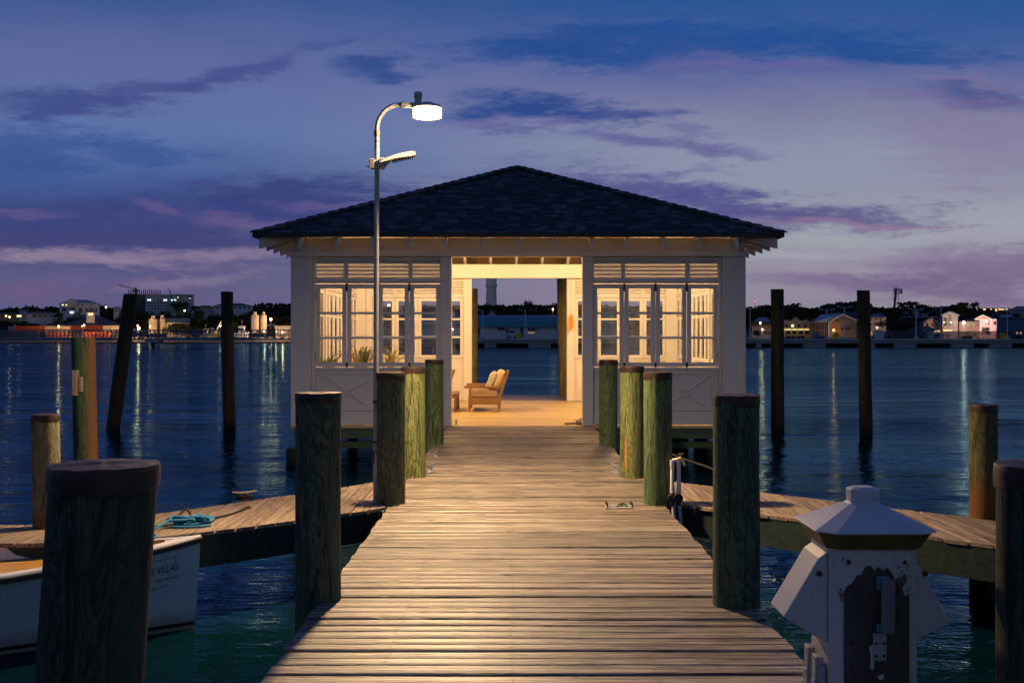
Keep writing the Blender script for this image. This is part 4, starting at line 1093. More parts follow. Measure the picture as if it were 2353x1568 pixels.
# receptacle hoods on the sides
for sd in (-1, 1):
    dpt = .125 if sd < 0 else .10
    q = MB(); prof = [(.1255,.985),(.150,.968),(.1255+dpt,.80),(.1255,.725)] if sd < 0 else [(.1255,.955),(.142,.935),(.1255+dpt,.785),(.1255,.735)]
    q.prism([(px0+sd*u, z) for u, z in prof], 'y', py0-.085, py0+.085)
    q.build('receptacle_hood', plain('hood_white', (.60,.60,.62,1), .45, 0, .06, 6), pd, bevel=.004)
    q = MB(); q.tube([(px0+sd*.150,py0-.085,.925),(px0+sd*.150,py0-.092,.925)], .008, 10); q.build('screw', M['rust'], pd)
for i, (yy, z) in enumerate(((py0-.045,.60),(py0+.04,.605))):
    q = MB(); q.box(px0-.150,px0-.126,yy-.036,yy+.036,z-.075,z+.06); o = q.build('receptacle_cover', plain('grey_plastic', (.42,.42,.43,1), .5), pd, bevel=.014, seg=3)
    q = MB(); q.tube([(px0-.148,yy,z-.01),(px0-.158,yy,z-.01)], .026, 20); q.box(px0-.155,px0-.132,yy-.022,yy+.022,z+.010,z+.082); q.build('lid', plain('grey_plastic', (.42,.42,.43,1), .5), o, bevel=.003)

# ------------------------------------------------------------------ moored boat
B0 = Vector((-2.455, 8.92, 0)); TH = math.radians(21)
ba = Vector((-math.cos(TH), -math.sin(TH), 0)); bn = Vector((math.sin(TH), -math.cos(TH), 0))
boat = thing('moored_boat', 'small white boat with varnished wood inside and lettering on its bow', 'boat', tuple(B0+ba*1.5))
BL = 3.9
def hb(t, k):   # half-beam at t for height fraction k (1 gunwale .. 0 waterline .. -1 keel)
    g = .70*(1-math.exp(-max(t,0)/1.15)); w = .58*(1-math.exp(-max(t-.02,0)/2.3))*1.05
    tt = max(0, 1-max(0, t-2.2)/3.5*.35)
    if k >= 0: return (w+(g-w)*k**1.3)*tt
    return w*tt*(1+k)**.6 if k > -1 else 0
def sheer(t): return .022-.12*min(1, max(0,t)/1.35)**.8-.03*max(0, t-1.35)
def stem(k): return .05*(1-k)**1.5 if k >= 0 else .05+.5*(-k)**1.2
def hull(t, k, side, off=0.0):
    zg = sheer(t); z = WZ+(zg-WZ)*k if k >= 0 else WZ+.22*k
    base = B0+ba*(t+stem(k))
    b_ = hb(t, k)+off
    p = base+bn*(side*b_); return (p.x, p.y, z)
ts = [0,.02,.06,.12,.2,.3,.42,.56,.72,.9,1.1,1.35,1.6,1.9,2.3,2.7,3.2,BL]; ks = [1,.93,.8,.65,.5,.36,.22,.1,.04,0,-.3,-.65,-1]
q = MB()
for side in (1,-1):
    o = len(q.v)
    for tt_ in ts:
        for k in ks: q.v.append(hull(tt_, k, side))
    nk = len(ks)
    for i in range(len(ts)-1):
        for j in range(nk-1): q.f.append((o+i*nk+j, o+i*nk+j+1, o+(i+1)*nk+j+1, o+(i+1)*nk+j))
m, t, b = newmat('boat_gelcoat'); pos = t.new('NewGeometry').outputs['Position']; z_ = t.new('SeparateXYZ', Vector=pos).outputs[2]
nn = t.noise(t.vm('MULTIPLY', pos, (1,1,3)), 5, 5, .65)
zz_ = t.math('ADD', z_, t.math('MULTIPLY', nn.outputs[0], .09))
c = t.mix(t.mr(zz_, WZ+.24, WZ+.08, 0, .8), (.80,.81,.83,1), (.26,.23,.17,1))
c = t.mix(t.mr(z_, WZ+.058, WZ+.054, 0, 1, 'LINEAR'), c, (.01,.01,.012,1)); c = t.mix(t.mr(z_, WZ+.030, WZ+.026, 0, 1, 'LINEAR'), c, (.35,.33,.25,1))
t.put(b.inputs['Base Color'], c); b.inputs['Roughness'].default_value = .25
q.build('hull', m, boat, smooth=True)
# deck rim, rub rail, coaming, inner sides, sole
def strip(name, mat, f0, f1, f2, f3, tt, cap=True, smooth=False):
    q = MB(); o = len(q.v)
    for x in tt: q.v += [f0(x), f1(x), f2(x), f3(x)]
    for i in range(len(tt)-1):
        for j in range(4): q.f.append((o+i*4+j, o+i*4+(j+1)%4, o+(i+1)*4+(j+1)%4, o+(i+1)*4+j))
    q.f.append((o,o+1,o+2,o+3)); o2 = o+(len(tt)-1)*4; q.f.append((o2+3,o2+2,o2+1,o2))
    return q.build(name, mat, boat, smooth=smooth)
def gp_(t_, side, off, dz):
    p = B0+ba*t_+bn*(side*max(hb(t_,1)+off, .0)); return (p.x, p.y, sheer(t_)+dz)
tt = [0.0,.06,.12,.2,.3,.42,.56,.72,.9,1.1,1.35,1.6,1.9,2.3,2.7,3.2,BL]
for side in (1,-1):
    strip('rub_rail', plain('rub_rail_dark', (.045,.035,.03,1), .5, 0, .4, 20), lambda x: gp_(x-.012,side,.000,-.050), lambda x: gp_(x-.018,side,.022,-.046), lambda x: gp_(x-.018,side,.022,-.012), lambda x: gp_(x-.012,side,.000,-.006), tt)
    strip('deck_rim', M['gel'], lambda x: gp_(x,side,-.002,-.012), lambda x: gp_(x-.006,side,.014,-.004), lambda x: gp_(x-.002,side,.006,.010), lambda x: gp_(x,side,-.085,.012), tt)
    t2 = [x for x in tt if x >= .2]
    strip('inner_side', M['boatwood'], lambda x: gp_(x,side,-.086,.010), lambda x: gp_(x,side,-.098,.012), lambda x: gp_(x,side,-.125,-.24), lambda x: gp_(x,side,-.112,-.24), t2)
q = MB(); t2 = [x for x in tt if x >= .2]; o = 0
for x in t2: q.v += [gp_(x,1,-.105,-.035), gp_(x,-1,-.105,-.035)]
for i in range(len(t2)-1): q.f.append((i*2,i*2+1,i*2+3,i*2+2))
q.build('sole', M['boatwood'], boat)
q = MB(); q.v += [gp_(0,1,0,.008), gp_(.1,1,-.005,.009), gp_(.27,1,-.06,.010), gp_(.27,-1,-.06,.010), gp_(.1,-1,-.005,.009)]; q.f.append((0,1,2,3,4)); q.build('foredeck', M['gel'], boat, fix=False)
# moulded white console / seat
q = MB()
tb_ = [1.22,1.30,1.42,1.6,1.9,2.4,3.0]; hh = [.02,.04,.10,.125,.13,.13,.13]
for x, h in zip(tb_, hh): q.v += [gp_(x,-1,-.06,.0), gp_(x,-1,-.075,h*.8), gp_(x,-1,-.13,h*.8), gp_(x,-1,-.16,-.03)]
for i in range(len(tb_)-1):
    for j in range(3): q.f.append((i*4+j,i*4+j+1,(i+1)*4+j+1,(i+1)*4+j))
q.f.append((0,1,2,3)); q.build('seat', M['gel'], boat, smooth=True, bevel=.01)
q = MB(); x = 1.60
q.tube([gp_(x-.09,1,-.04,.03), gp_(x+.09,1,-.04,.028)], .008, 8); q.tube([gp_(x-.03,1,-.04,.012), gp_(x-.03,1,-.04,.03)], .010, 8); q.tube([gp_(x+.03,1,-.04,.012), gp_(x+.03,1,-.04,.03)], .010, 8)
q.build('deck_cleat', M['iron'], boat, smooth=True)
q = MB(); pb = Vector(hull(0,.56,1)); q.tube([pb+Vector((.0,0,.02)), pb+Vector((.035,0,.02)), pb+Vector((.05,0,.0)), pb+Vector((.035,0,-.02)), pb+Vector((.0,0,-.02))], .004, 8)
q.build('bow_eye', M['iron'], boat, smooth=True)
# lettering on the bow, wrapped to the hull
ink = plain('dark_lettering', (.012,.014,.03,1), .5, 0, .1)
def onhull(t_, z, off=.003):
    zg = sheer(t_); k = (z-WZ)/(zg-WZ)
    base = B0+ba*(t_+stem(k)); p = base+bn*(hb(t_,k)+off); return (p.x,p.y,z)
def hulltext(txt, size, t_right, dz, sp=1.0, xs=1.0):
    cu = bpy.data.curves.new('txt', 'FONT'); cu.body = txt; cu.size = size; cu.align_x = 'RIGHT'; cu.space_character = sp; cu.resolution_u = 3
    ob = bpy.data.objects.new('txt', cu); COL.objects.link(ob)
    dg = bpy.context.evaluated_depsgraph_get(); me = bpy.data.meshes.new_from_object(ob.evaluated_get(dg))
    bm = bmesh.new(); bm.from_mesh(me); bmesh.ops.triangulate(bm, faces=bm.faces); bmesh.ops.subdivide_edges(bm, edges=[e for e in bm.edges if e.calc_length() > .02], cuts=2)
    q = MB(); q.v = [onhull(t_right-v.co.x*xs, sheer(max(0,t_right-v.co.x*xs))+dz+v.co.y) for v in bm.verts]; bm.verts.index_update()
    q.f = [tuple(v.index for v in f.verts) for f in bm.faces]; bm.free()
    bpy.data.objects.remove(ob); bpy.data.curves.remove(cu)
    return q.build('lettering', ink, boat, fix=False)
hulltext('USE VILLAS', .082, .165, -.215, .95, .72)
hulltext('ND, BAHAMAS', .036, .165, -.278, 1.3, .85)
hulltext('TECHNOLOGIES', .018, .33, -.325, 1.1)
q = MB()
def seg_(a, b2, w=.005):
    n = 8
    for i in range(n):
        ta, za = a[0]+(b2[0]-a[0])*i/n, a[1]+(b2[1]-a[1])*i/n; tb2, zb2 = a[0]+(b2[0]-a[0])*(i+1)/n, a[1]+(b2[1]-a[1])*(i+1)/n
        if abs(a[0]-b2[0]) > .02: P4 = [onhull(ta,sheer(ta)+za-w/2),onhull(tb2,sheer(tb2)+zb2-w/2),onhull(tb2,sheer(tb2)+zb2+w/2),onhull(ta,sheer(ta)+za+w/2)]
        else: P4 = [onhull(ta-w/2,sheer(ta)+za),onhull(ta+w/2,sheer(ta)+za),onhull(tb2+w/2,sheer(tb2)+zb2),onhull(tb2-w/2,sheer(tb2)+zb2)]
        q.add(P4, [(0,1,2,3)])
seg_((.19,-.105),(.9,-.105)); seg_((.19,-.105),(.19,-.155)); seg_((.235,-.315),(.9,-.44))
q.build('emblem_line', ink, boat, fix=False)
rope('mooring_line', 'blue line running from the rope coil down to the boat bow', [L_(-.26,-.42,.03), (B0.x-.33,B0.y-.05,.03), (B0.x-.40,B0.y-.18,.0)], .0105, rb)
# ------------------------------------------------------------------ far shore
GZ = .86
gm = plain('quay_concrete', (.34,.36,.37,1), .85, 0, .25, .2, .2)
ys = 213.0; yl = 452.0
q = MB()
q.add([(-24,ys+6,GZ),(2500,ys+6,GZ),(2500,5100,GZ),(-2500,5100,GZ),(-2500,yl+4,GZ),(-38,yl+4,GZ),(-24,300,GZ)], [(0,1,2,3,4,5,6)])
struct(q.build('ground', plain('shore_ground', (.07,.07,.06,1), .9, 0, .3, .05), fix=False))
# hill
q = MB(); nx, ny = 90, 14
for j in range(ny+1):
    Y = 330+j*45
    for i in range(nx+1):
        X = -520+i*12
        hgt = 10*max(0, mnoise.noise(Vector((X*.006+3, Y*.004, 2)))+.35)*min(1, j/5)
        if Y < 470 and X < 0: hgt = -1.2
        q.v.append((X, Y, GZ-.2+hgt))
for j in range(ny):
    for i in range(nx):
        a = j*(nx+1)+i; q.f.append((a,a+1,a+nx+2,a+nx+1))
struct(q.build('hill', plain('hill_scrub', (.03,.04,.02,1), .95, 0, .4, .05), smooth='all', fix=False))
# quay on the right: deck slab over dark bays, with piers
qy = thing('quay', 'long concrete quay with dark open bays at the waterline on the right shore', 'quay', (60,ys,0))
mb = MB(); mb.box(-24,420,ys,ys+8,.10,GZ+.012); mb.box(-24,420,ys-.25,ys-.002,.55,GZ-.05); mb.build('quay_deck', gm, qy)
rr = random.Random(4); x = -23
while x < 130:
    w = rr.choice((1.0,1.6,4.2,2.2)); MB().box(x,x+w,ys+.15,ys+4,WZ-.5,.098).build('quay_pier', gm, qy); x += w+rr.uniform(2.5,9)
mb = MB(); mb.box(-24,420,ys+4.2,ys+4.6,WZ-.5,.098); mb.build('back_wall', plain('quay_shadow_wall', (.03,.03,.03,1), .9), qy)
lq = thing('quay', 'low stone quay along the left far shore under the containers', 'quay', (-200,yl,0))
MB().box(-600,-38,yl,yl+6,WZ-.5,GZ+.012).build('quay_deck', gm, lq)

cm_ = {}
def cmat(c, rough=.75):
    c = tuple(min(.8, x*1.15) for x in c); key = 'paint_%d_%d_%d' % tuple(int(x*255) for x in c)
    return plain(key, (*c,1), rough, 0, .12, .6, .1)
def rmat(c): return plain('roof_%d_%d_%d' % tuple(int(x*255) for x in c), (*c,1), .7, 0, .2, 1.0, .2)
M['wdark'] = plain('dark_window', (.018,.022,.03,1), .25, 0, .3, 3)
M['wlit'] = emis('lit_window', (1,.72,.32,1), 1.3)
M['wlitc'] = emis('cool_lit_window', (.75,.95,1,1), 1.1)
M['wlito'] = emis('orange_lit_shopfront', (1,.42,.12,1), 1.6)
def win(q, x0, x1, y0, y1, Y, proud=.05):
    q.box(PX(x0,Y), PX(x1,Y), Y-proud, Y+.05, PZ(y1,Y), PZ(y0,Y))
def house(name, label, cat, x0, x1, yb, yw, Y, wall, roof='gable', yr_=None, rc=(.1,.11,.12), dep=None, wins=(), over=1.2, grp=None, parts=()):
    X0, X1 = PX(x0,Y), PX(x1,Y); zb = min(PZ(yb,Y), 40); zw = PZ(yw,Y); wd = X1-X0; dp = dep or max(6, wd*.55)
    th = thing(name, label, cat, ((X0+X1)/2, Y, zb), grp); th.rotation_euler = (0, 0, -math.atan((X0+X1)/2/Y))   # fronts turned to the harbour mouth
    MB().box(X0,X1,Y,Y+dp,zb-3,zw).build('wall', cmat(wall), th)
    if yr_ is not None:
        zr = PZ(yr_,Y); o = over*.35; q = MB(); ym = Y+dp/2
        if roof == 'gable':
            q.add([(X0-o,Y-o,zw+.01),(X1+o,Y-o,zw+.01),(X1+o,Y+dp+o,zw+.01),(X0-o,Y+dp+o,zw+.01),(X0-o,ym,zr),(X1+o,ym,zr)], [(0,1,5,4),(2,3,4,5),(1,2,5),(3,0,4),(0,3,2,1)])
        elif roof == 'hip':
            r_ = min(wd*.3, dp*.5)
            q.add([(X0-o,Y-o,zw+.01),(X1+o,Y-o,zw+.01),(X1+o,Y+dp+o,zw+.01),(X0-o,Y+dp+o,zw+.01),(X0+r_,ym,zr),(X1-r_,ym,zr)], [(0,1,5,4),(2,3,4,5),(1,2,5),(3,0,4),(0,3,2,1)])
        elif roof == 'front':
            xm = (X0+X1)/2
            q.prism([(X0-o,zw),(X1+o,zw),(X1+o,zw+.25),(xm,zr+.25),(X0-o,zw+.25)], 'y', Y+.12, Y+dp+o)
            g = MB(); g.prism([(X0,zw+.01),(X1,zw+.01),(xm,zr)], 'y', Y, Y+.11); g.build('gable', cmat(wall), th)
        else:
            q.box(X0-o,X1+o,Y-o,Y+dp+o,zw+.01,zr)
        q.build('roof', rmat(rc), th)
    for w in wins:
        a, b_, c, d = w[:4]; kind = w[4] if len(w) > 4 else 'd'
        wm_ = {'d': M['wdark'], 'l': M['wlit'], 'c': M['wlitc'], 'o': M['wlito']}[kind]
        q = MB(); win(q, a, b_, c, d, Y); q.build(w[5] if len(w) > 5 else 'window', wm_, th)
    for (nm, a, b_, c, d, colr, pr) in parts:
        q = MB(); q.box(PX(a,Y), PX(b_,Y), Y-pr, Y-.002, PZ(d,Y), PZ(c,Y)); q.build(nm, colr if not isinstance(colr, tuple) else cmat(colr), th)
    return th
def z6(x, y): return x*.28861, 645.96+y*.28861            # left strip crop coordinates
def wrow(x0, x1, n, y0, y1, f=.6, k='d'):
    s = (x1-x0)/n; return [(x0+i*s+s*(1-f)/2, x0+i*s+s*(1+f)/2, y0, y1, k if len(k) == 1 else k[i % len(k)]) for i in range(n)]
WHT, CRM, PNK, TAN = (.55,.56,.6), (.5,.44,.28), (.48,.27,.25), (.28,.24,.2)
# --- left town
mn = house('mansion', 'large white columned building with grey hip roof and arched gable on the left hill', 'building', 140,226,722,697.5,560,(.62,.64,.72),'hip',686,(.34,.35,.40),30,
      [(145,149,699,702,'l'),(153,156,699,702,'l'),(178,182,699,702,'d'),(187,191,699,702,'d'),(206,210,699,702,'d')]+[(146,154,707,715),(181,189,706.5,717),(196,200,707,715),(204,208,707,713),(210,214,707,713),(217,221,708,716)]+[(162,171,715,720,'c','doorway'),(161,173,706,711,'d')], parts=[('portico',157,177,696,698,(.6,.62,.7),3.0),('column',159,160.5,698,721,(.7,.7,.78),2.6),('column',174,175.5,698,721,(.7,.7,.78),2.6),('cornice',138,228,696,697.5,(.6,.62,.7),1.2)])
q = MB(); Y = 560; q.prism([(PX(167+10*math.cos(PI*i/12),Y), PZ(696-4-6*math.sin(PI*i/12),Y)) for i in range(13)]+[(PX(157,Y),PZ(696,Y)),(PX(177,Y),PZ(696,Y))], 'y', Y-3, Y+2)
q.build('arched_gable', cmat((.5,.5,.58)), mn)
house('office_block', 'long white office with a dull red roof below the white mansion', 'building', 64,141,737,720,520,(.46,.49,.53),'hip',715,(.20,.06,.05),12, [(76,86,722.6,728),(88,97,722.6,728),(99,108,722.6,728),(113,118,723,728),(120,125,723,728),(127,132,723,728)])
house('house', 'low dark-roofed house with yellow lit rooms at the far left edge', 'house', -5,43,731,721.5,540,(.3,.28,.16),'hip',717,(.06,.07,.07),14, wrow(2,43,5,723,728,.5,'dlddl'))
house('house', 'small pale house with a light roof between the far-left trees and the red-roofed office', 'house', 44,64,731,721,530,(.5,.5,.45),'hip',715,(.3,.38,.46),12, wrow(45,63,3,723,728,.5,'ldd'))
house('house', 'white flat-topped house behind the red-roofed office', 'house', 45,85,722,713,600,(.5,.52,.56),'flat',711,(.4,.4,.42),14)
house('house', 'white two-storey house beside the leaning mooring pile', 'house', 262,281,722,709,560,(.55,.52,.55),'hip',706,(.2,.2,.24),10, wrow(263,280,2,712,716,.6))
house('warehouse', 'long low warehouse with a dark slate roof behind the orange containers', 'warehouse', 146,280,762,747,480,(.3,.3,.29),'hip',731,(.06,.065,.07),26, wrow(234,279,8,750,757,.5,'dlddlddl'))
cp = house('roof_cupola', 'white cupola with a lit window on the warehouse roof', 'cupola', 199,217,732,717,484,(.5,.52,.53),'hip',711,(.14,.16,.18),5,[(203,213,719,724,'l')])
house('warehouse', 'second grey-blue roof stretching beside the lit cupola', 'warehouse', 176,236,740,731,500,(.1,.12,.13),'hip',721,(.10,.15,.18),14)
house('apartment_block', 'big white apartment block with rows of windows and floodlit top floor', 'building', 336,404,726,677.5,620,(.42,.50,.50),'flat',676,(.36,.38,.38),26,
      wrow(338,388,7,681,684,.55)+wrow(338,388,7,694.5,697.5,.6)+wrow(340,388,7,701,704,.6)+wrow(340,388,7,707,710,.55)+[(340,348,687,691,'c'),(375,383,687,691,'c'),(392,403,687,690.5,'c'),(362,373,688,691.5)], parts=[('stair_tower',388.5,391.5,679,724,(.25,.38,.3),.8)])
house('apartment_block', 'beige tower wing behind the white apartment block', 'building', 404.5,418,722,677,640,(.42,.39,.29),'flat',675.5,(.36,.36,.34),14,wrow(406,417,2,681,685,.3,'ld'))
house('apartment_block', 'tall white slab wing at the right end of the white apartment block', 'building', 418.5,445,716,677,650,(.55,.57,.63),'flat',676,(.4,.4,.42),14,wrow(428,442,3,678.5,682,.8)+wrow(422,443,4,690,692.5,.4)+wrow(422,443,4,697,700,.4)+wrow(422,443,4,705,708,.4)+[(434,438,684.5,685.5,'o')])
cs = house('unfinished_building', 'dark unfinished concrete frame with columns sticking up, beside the apartment block', 'building', 311,335.5,724,676,640,(.09,.09,.12),None,None,(.1,.1,.1),18,wrow(312,335,4,681,688,.5)+wrow(312,335,4,693,701,.5))
for i in range(16):
    x = 296+i*4.6; MB().box(PX(x,640),PX(x,640)+.5,642,642.5,PZ(678,640),PZ(664 if i%3 else 666,640)).build('column', cmat((.09,.09,.10)), cs)
def crane(label, x0, y0, x1, y1, Y, xb, yb):
    th = thing('crane', label, 'crane', (PX(xb,Y),Y,0)); q = MB()
    a, b_ = Vector((PX(x0,Y),Y,PZ(y0,Y))), Vector((PX(x1,Y),Y,PZ(y1,Y))); n = 12
    for s in (-.5,.5): q.bar(a+Vector((0,0,s)), b_+Vector((0,0,s*.6)), .22, .22)
    for i in range(n): q.bar(a.lerp(b_,i/n)+Vector((0,0,.5 if i%2 else -.5)), a.lerp(b_,(i+1)/n)+Vector((0,0,-.5 if i%2 else .5)), .14, .14)
    q.build('jib', cmat((.12,.11,.12)), th)
    q = MB(); m0 = b_ if xb > x0+5 else a
    q.bar((PX(xb,Y),Y,PZ(yb,Y)), (m0.x,Y,m0.z+1), .9, .9); q.box(m0.x-1.4,m0.x+1.4,Y-1,Y+1,m0.z-1.4,m0.z-.4)
    q.build('mast', cmat((.1,.1,.11)), th)
crane('thin crane with a long jib pointing left over the unfinished building', 273,655,312,664,660,311,680)
crane('dark crane jib standing steeply above the white apartment block', 388,665,400,694,615,400,702)
house('house', 'tan house with a dark hip roof right of the palm trees', 'house', 453,492,722,705,600,(.45,.33,.20),'hip',700.5,(.06,.05,.06),14, wrow(455,490,6,706.5,710,.5))
house('house', 'low white house in front of the tan house right of the palms', 'house', 455,488,726,716,560,(.5,.5,.5),'gable',710,(.2,.19,.2),10, wrow(458,486,4,718,721,.4))
house('house', 'long white hilltop house with a dark ridge, behind the slim mooring pile', 'house', 492,580,716,702,680,(.56,.57,.62),'hip',695,(.09,.08,.11),20, wrow(495,576,8,704,709,.5))
house('house', 'small green lit house below the tan house', 'house', 455,470,731,721,520,(.2,.36,.1),'flat',720,(.1,.12,.1),8,wrow(456,469,2,723,726,.4))
house('shed', 'teal roofed shed with a dark door near the concrete tanks', 'shed', 383,434,757,741,470,(.36,.38,.28),'gable',730,(.09,.16,.19),10,[(387,392,744,754,'d','doorway')])
house('shed', 'long grey shed at the left wall of the pavilion', 'shed', 632,690,762,750,470,(.26,.25,.24),'flat',748,(.2,.2,.2),10)
def tank(label, xs, yt, yb, r, Y, c, grp):
    X = PX(xs,Y); th = thing('storage_silo', label, 'silo', (X,Y,GZ), grp)
    q = MB(); q.lathe((X,Y,0), [(r,PZ(yb,Y)),(r,PZ(yt,Y)),(r*.9,PZ(yt,Y)+.3)], 24); q.build('shell', plain('stained_silo', (.34,.32,.29,1), .8, 0, .25, .5), th, smooth=True)
    q = MB(); q.lathe((X,Y,0), [(r*.45,PZ(yt,Y)+.25),(r*.45,PZ(yt-9,Y)),(r*.3,PZ(yt-9,Y)+.1)], 16); q.build('top_hatch', cmat((.3,.32,.32)), th, smooth=True)
tank('left tall stained silo of the pair behind the blue walkway', 585.6,725,765,1.6,470,0,'stained silos'); tank('right tall stained silo of the pair, nearer the bright shore lamp', 605,725,765,1.38,472,0,'stained silos')
tank('squat concrete tank left of the dark bush', 352,734,766,1.8,470,0,'concrete tanks'); tank('squat concrete tank beside the teal roofed shed', 373,733,766,1.75,474,0,'concrete tanks')
def container(label, x0, x1, y0, y1, Y, c):
    X0, X1 = PX(x0,Y), PX(x1,Y); th = thing('shipping_container', label, 'container', ((X0+X1)/2,Y,GZ), 'containers stacked along the left quay')
    z0, z1 = PZ(y1,Y), PZ(y0,Y); q = MB(); q.box(X0,X1,Y+.05,Y+2.4,z0,z1); n = int((X1-X0)/.6)
    for i in range(n): q.box(X0+.2+i*.6,X0+.45+i*.6,Y-.02,Y+.049,z0+.15,z1-.12)
    q.build('body', cmat(c), th)
    q = MB(); q.box(X1-.12,X1+.05,Y-.06,Y+2.45,z0-.02,z1+.05); q.box(X0-.05,X0+.12,Y-.06,Y+2.45,z0-.02,z1+.05); q.build('end_frame', cmat(tuple(k*.7 for k in c)), th)
OR = (.36,.08,.03)
container('bright orange shipping container, upper row at the far left', 31,90.5,748.5,761,462,OR)
container('white container left of the bright orange one', 19,30.5,749,761,463,(.4,.4,.42))
container('short orange container at the right end of the bright orange one', 91.5,101,748.5,761,464,(.34,.09,.04))
container('long beige container beside the lit quay lamp', 102,162,749,761,465,(.48,.42,.32))
container('dark red container in the middle of the upper row', 163,233,747,760,466,(.10,.012,.012))
container('pale container right of the dark red one', 234,276,747.5,760,467,(.35,.35,.33))
container('rust orange container, lower row behind the walkway', 102,165,762,776,458,(.20,.06,.03))
container('glowing orange container, lower row right end', 191,249,762,777,457,(.50,.15,.04))
container('dark grey container, lower row at the far left', 20,100,762.5,776,459,(.06,.08,.10))
# truss walkway on piles
TY = 221; tw = thing('truss_walkway', 'long blue steel truss walkway crossing low over the water on the left', 'walkway', (PX(330,TY),TY,.8))
q = MB(); X0, X1 = PX(-60,TY), PX(700,TY); z0, z1 = PZ(779.5,TY), PZ(758,TY); bl_ = plain('blue_grey_steel', (.09,.16,.23,1), .5, .1)
for yy in (TY, TY+2.0):
    q.bar((X0,yy,z0),(X1,yy,z0),.3,.3); q.bar((X0,yy,z1),(X1,yy,z1),.2,.2); q.bar((X0,yy,(z0+z1)/2-.05),(X1,yy,(z0+z1)/2-.05),.12,.12)
    n = 42; st = (X1-X0)/n
    for i in range(n+1): q.bar((X0+i*st,yy,z0+.1),(X0+i*st,yy,z1-.08),.17,.17)
    for i in range(n):
        if (i//3)%2: q.bar((X0+i*st,yy,z0+.1),(X0+(i+1)*st,yy,z1-.08),.13,.13)
        else: q.bar((X0+i*st,yy,z1-.08),(X0+(i+1)*st,yy,z0+.1),.13,.13)
q.build('truss', bl_, tw)
MB().box(X0,X1,TY+.12,TY+1.88,z0-.08,z0+.06).build('walkway_floor', cmat((.12,.13,.14)), tw)
for xx in (-30, 350, 700):
    q = MB(); X = PX(xx,TY); q.box(X-1.4,X+1.4,TY-.5,TY+2.5,z0-.55,z0-.101); q.build('pile_cap', cmat((.25,.28,.3)), tw)
    q = MB(); q.tube([(X-.0,TY+.6,-3),(X-.0,TY+.6,z0-.55)], .42, 14); q.build('pile', cmat((.05,.04,.04)), tw, smooth=True)
# small craft and vehicles by the left shore
def launch(label, x0, x1, yb, yt, Y, c, cat='boat'):
    X0, X1 = PX(x0,Y), PX(x1,Y); z0 = PZ(yb,Y); h = PZ(yt,Y)-z0; L = X1-X0
    th = thing('work_boat', label, cat, ((X0+X1)/2,Y,z0))
    q = MB(); q.prism([(X0+.08*L,z0),(X1-.12*L,z0),(X1,z0+h*.5),(X0,z0+h*.42)], 'y', Y, Y+2.6); q.build('hull', cmat(c), th)
    q = MB(); q.box(X0+L*.35,X0+L*.72,Y+.4,Y+2.2,z0+h*.4,z0+h*.85); q.box(X0+L*.32,X0+L*.76,Y+.3,Y+2.3,z0+h*.86,z0+h*.92); q.build('cabin', cmat((.5,.52,.52)), th)
    q = MB(); 
    for k in range(3): q.box(X0+L*(.38+.11*k),X0+L*(.46+.11*k),Y+.34,Y+.39,z0+h*.6,z0+h*.78)
    q.build('cabin_window', M['wdark'], th)
    q = MB(); q.tube([(X0+L*.55,Y+1.2,z0+h*.9),(X0+L*.55,Y+1.2,z0+h*1.3)], .06, 6); q.build('mast', cmat((.4,.4,.4)), th)
launch('white work boat with a cabin, between the slim mooring pile and the silos', 536,569,779,746,456,(.45,.48,.5))
launch('small white cabin boat left of the slim mooring pile', 459,481,779,753,456,(.3,.32,.33))
launch('low dark barge by the lamp left of the slim mooring pile', 392,452,780,768,456,(.06,.07,.09))
q = MB(); bA, bB = Vector((PX(495,470),470,PZ(763,470))), Vector((PX(510,470),470,PZ(735,470)))
bm_ = thing('crane', 'thin pale crane boom leaning up beside the slim mooring pile', 'crane', tuple(bA))
q.bar(bA, bB, .5, .5); q.build('jib', cmat((.36,.34,.32)), bm_); MB().box(bA.x-2,bA.x+1.5,469,472,GZ,bA.z+.6).build('cab', cmat((.3,.28,.12)), bm_)
def truck(label, x0, x1, yb, yt, Y, c, cat='truck'):
    X0, X1 = PX(x0,Y), PX(x1,Y); L = X1-X0; z0 = GZ; h = PZ(yt,Y)-z0
    th = thing('parked_'+cat, label, cat, ((X0+X1)/2,Y,z0))
    q = MB(); q.prism([(X0,z0+h*.22),(X1,z0+h*.22),(X1,z0+h*.55),(X1-L*.18,z0+h*.62),(X1-L*.3,z0+h),(X0+L*.25,z0+h),(X0+L*.12,z0+h*.6),(X0,z0+h*.55)], 'y', Y, Y+1.8); q.build('body', cmat(c), th, bevel=.08)
    q = MB(); q.prism([(X0+L*.2,z0+h*.64),(X1-L*.24,z0+h*.64),(X1-L*.33,z0+h*.94),(X0+L*.27,z0+h*.94)], 'y', Y-.02, Y-.001); q.build('side_window', M['wdark'], th)
    for xx in (X0+L*.2, X1-L*.2):
        MB().tube([(xx,Y-.03,z0+.33),(xx,Y+.25,z0+.33)], .33, 14).build('wheel', M['black'], th)
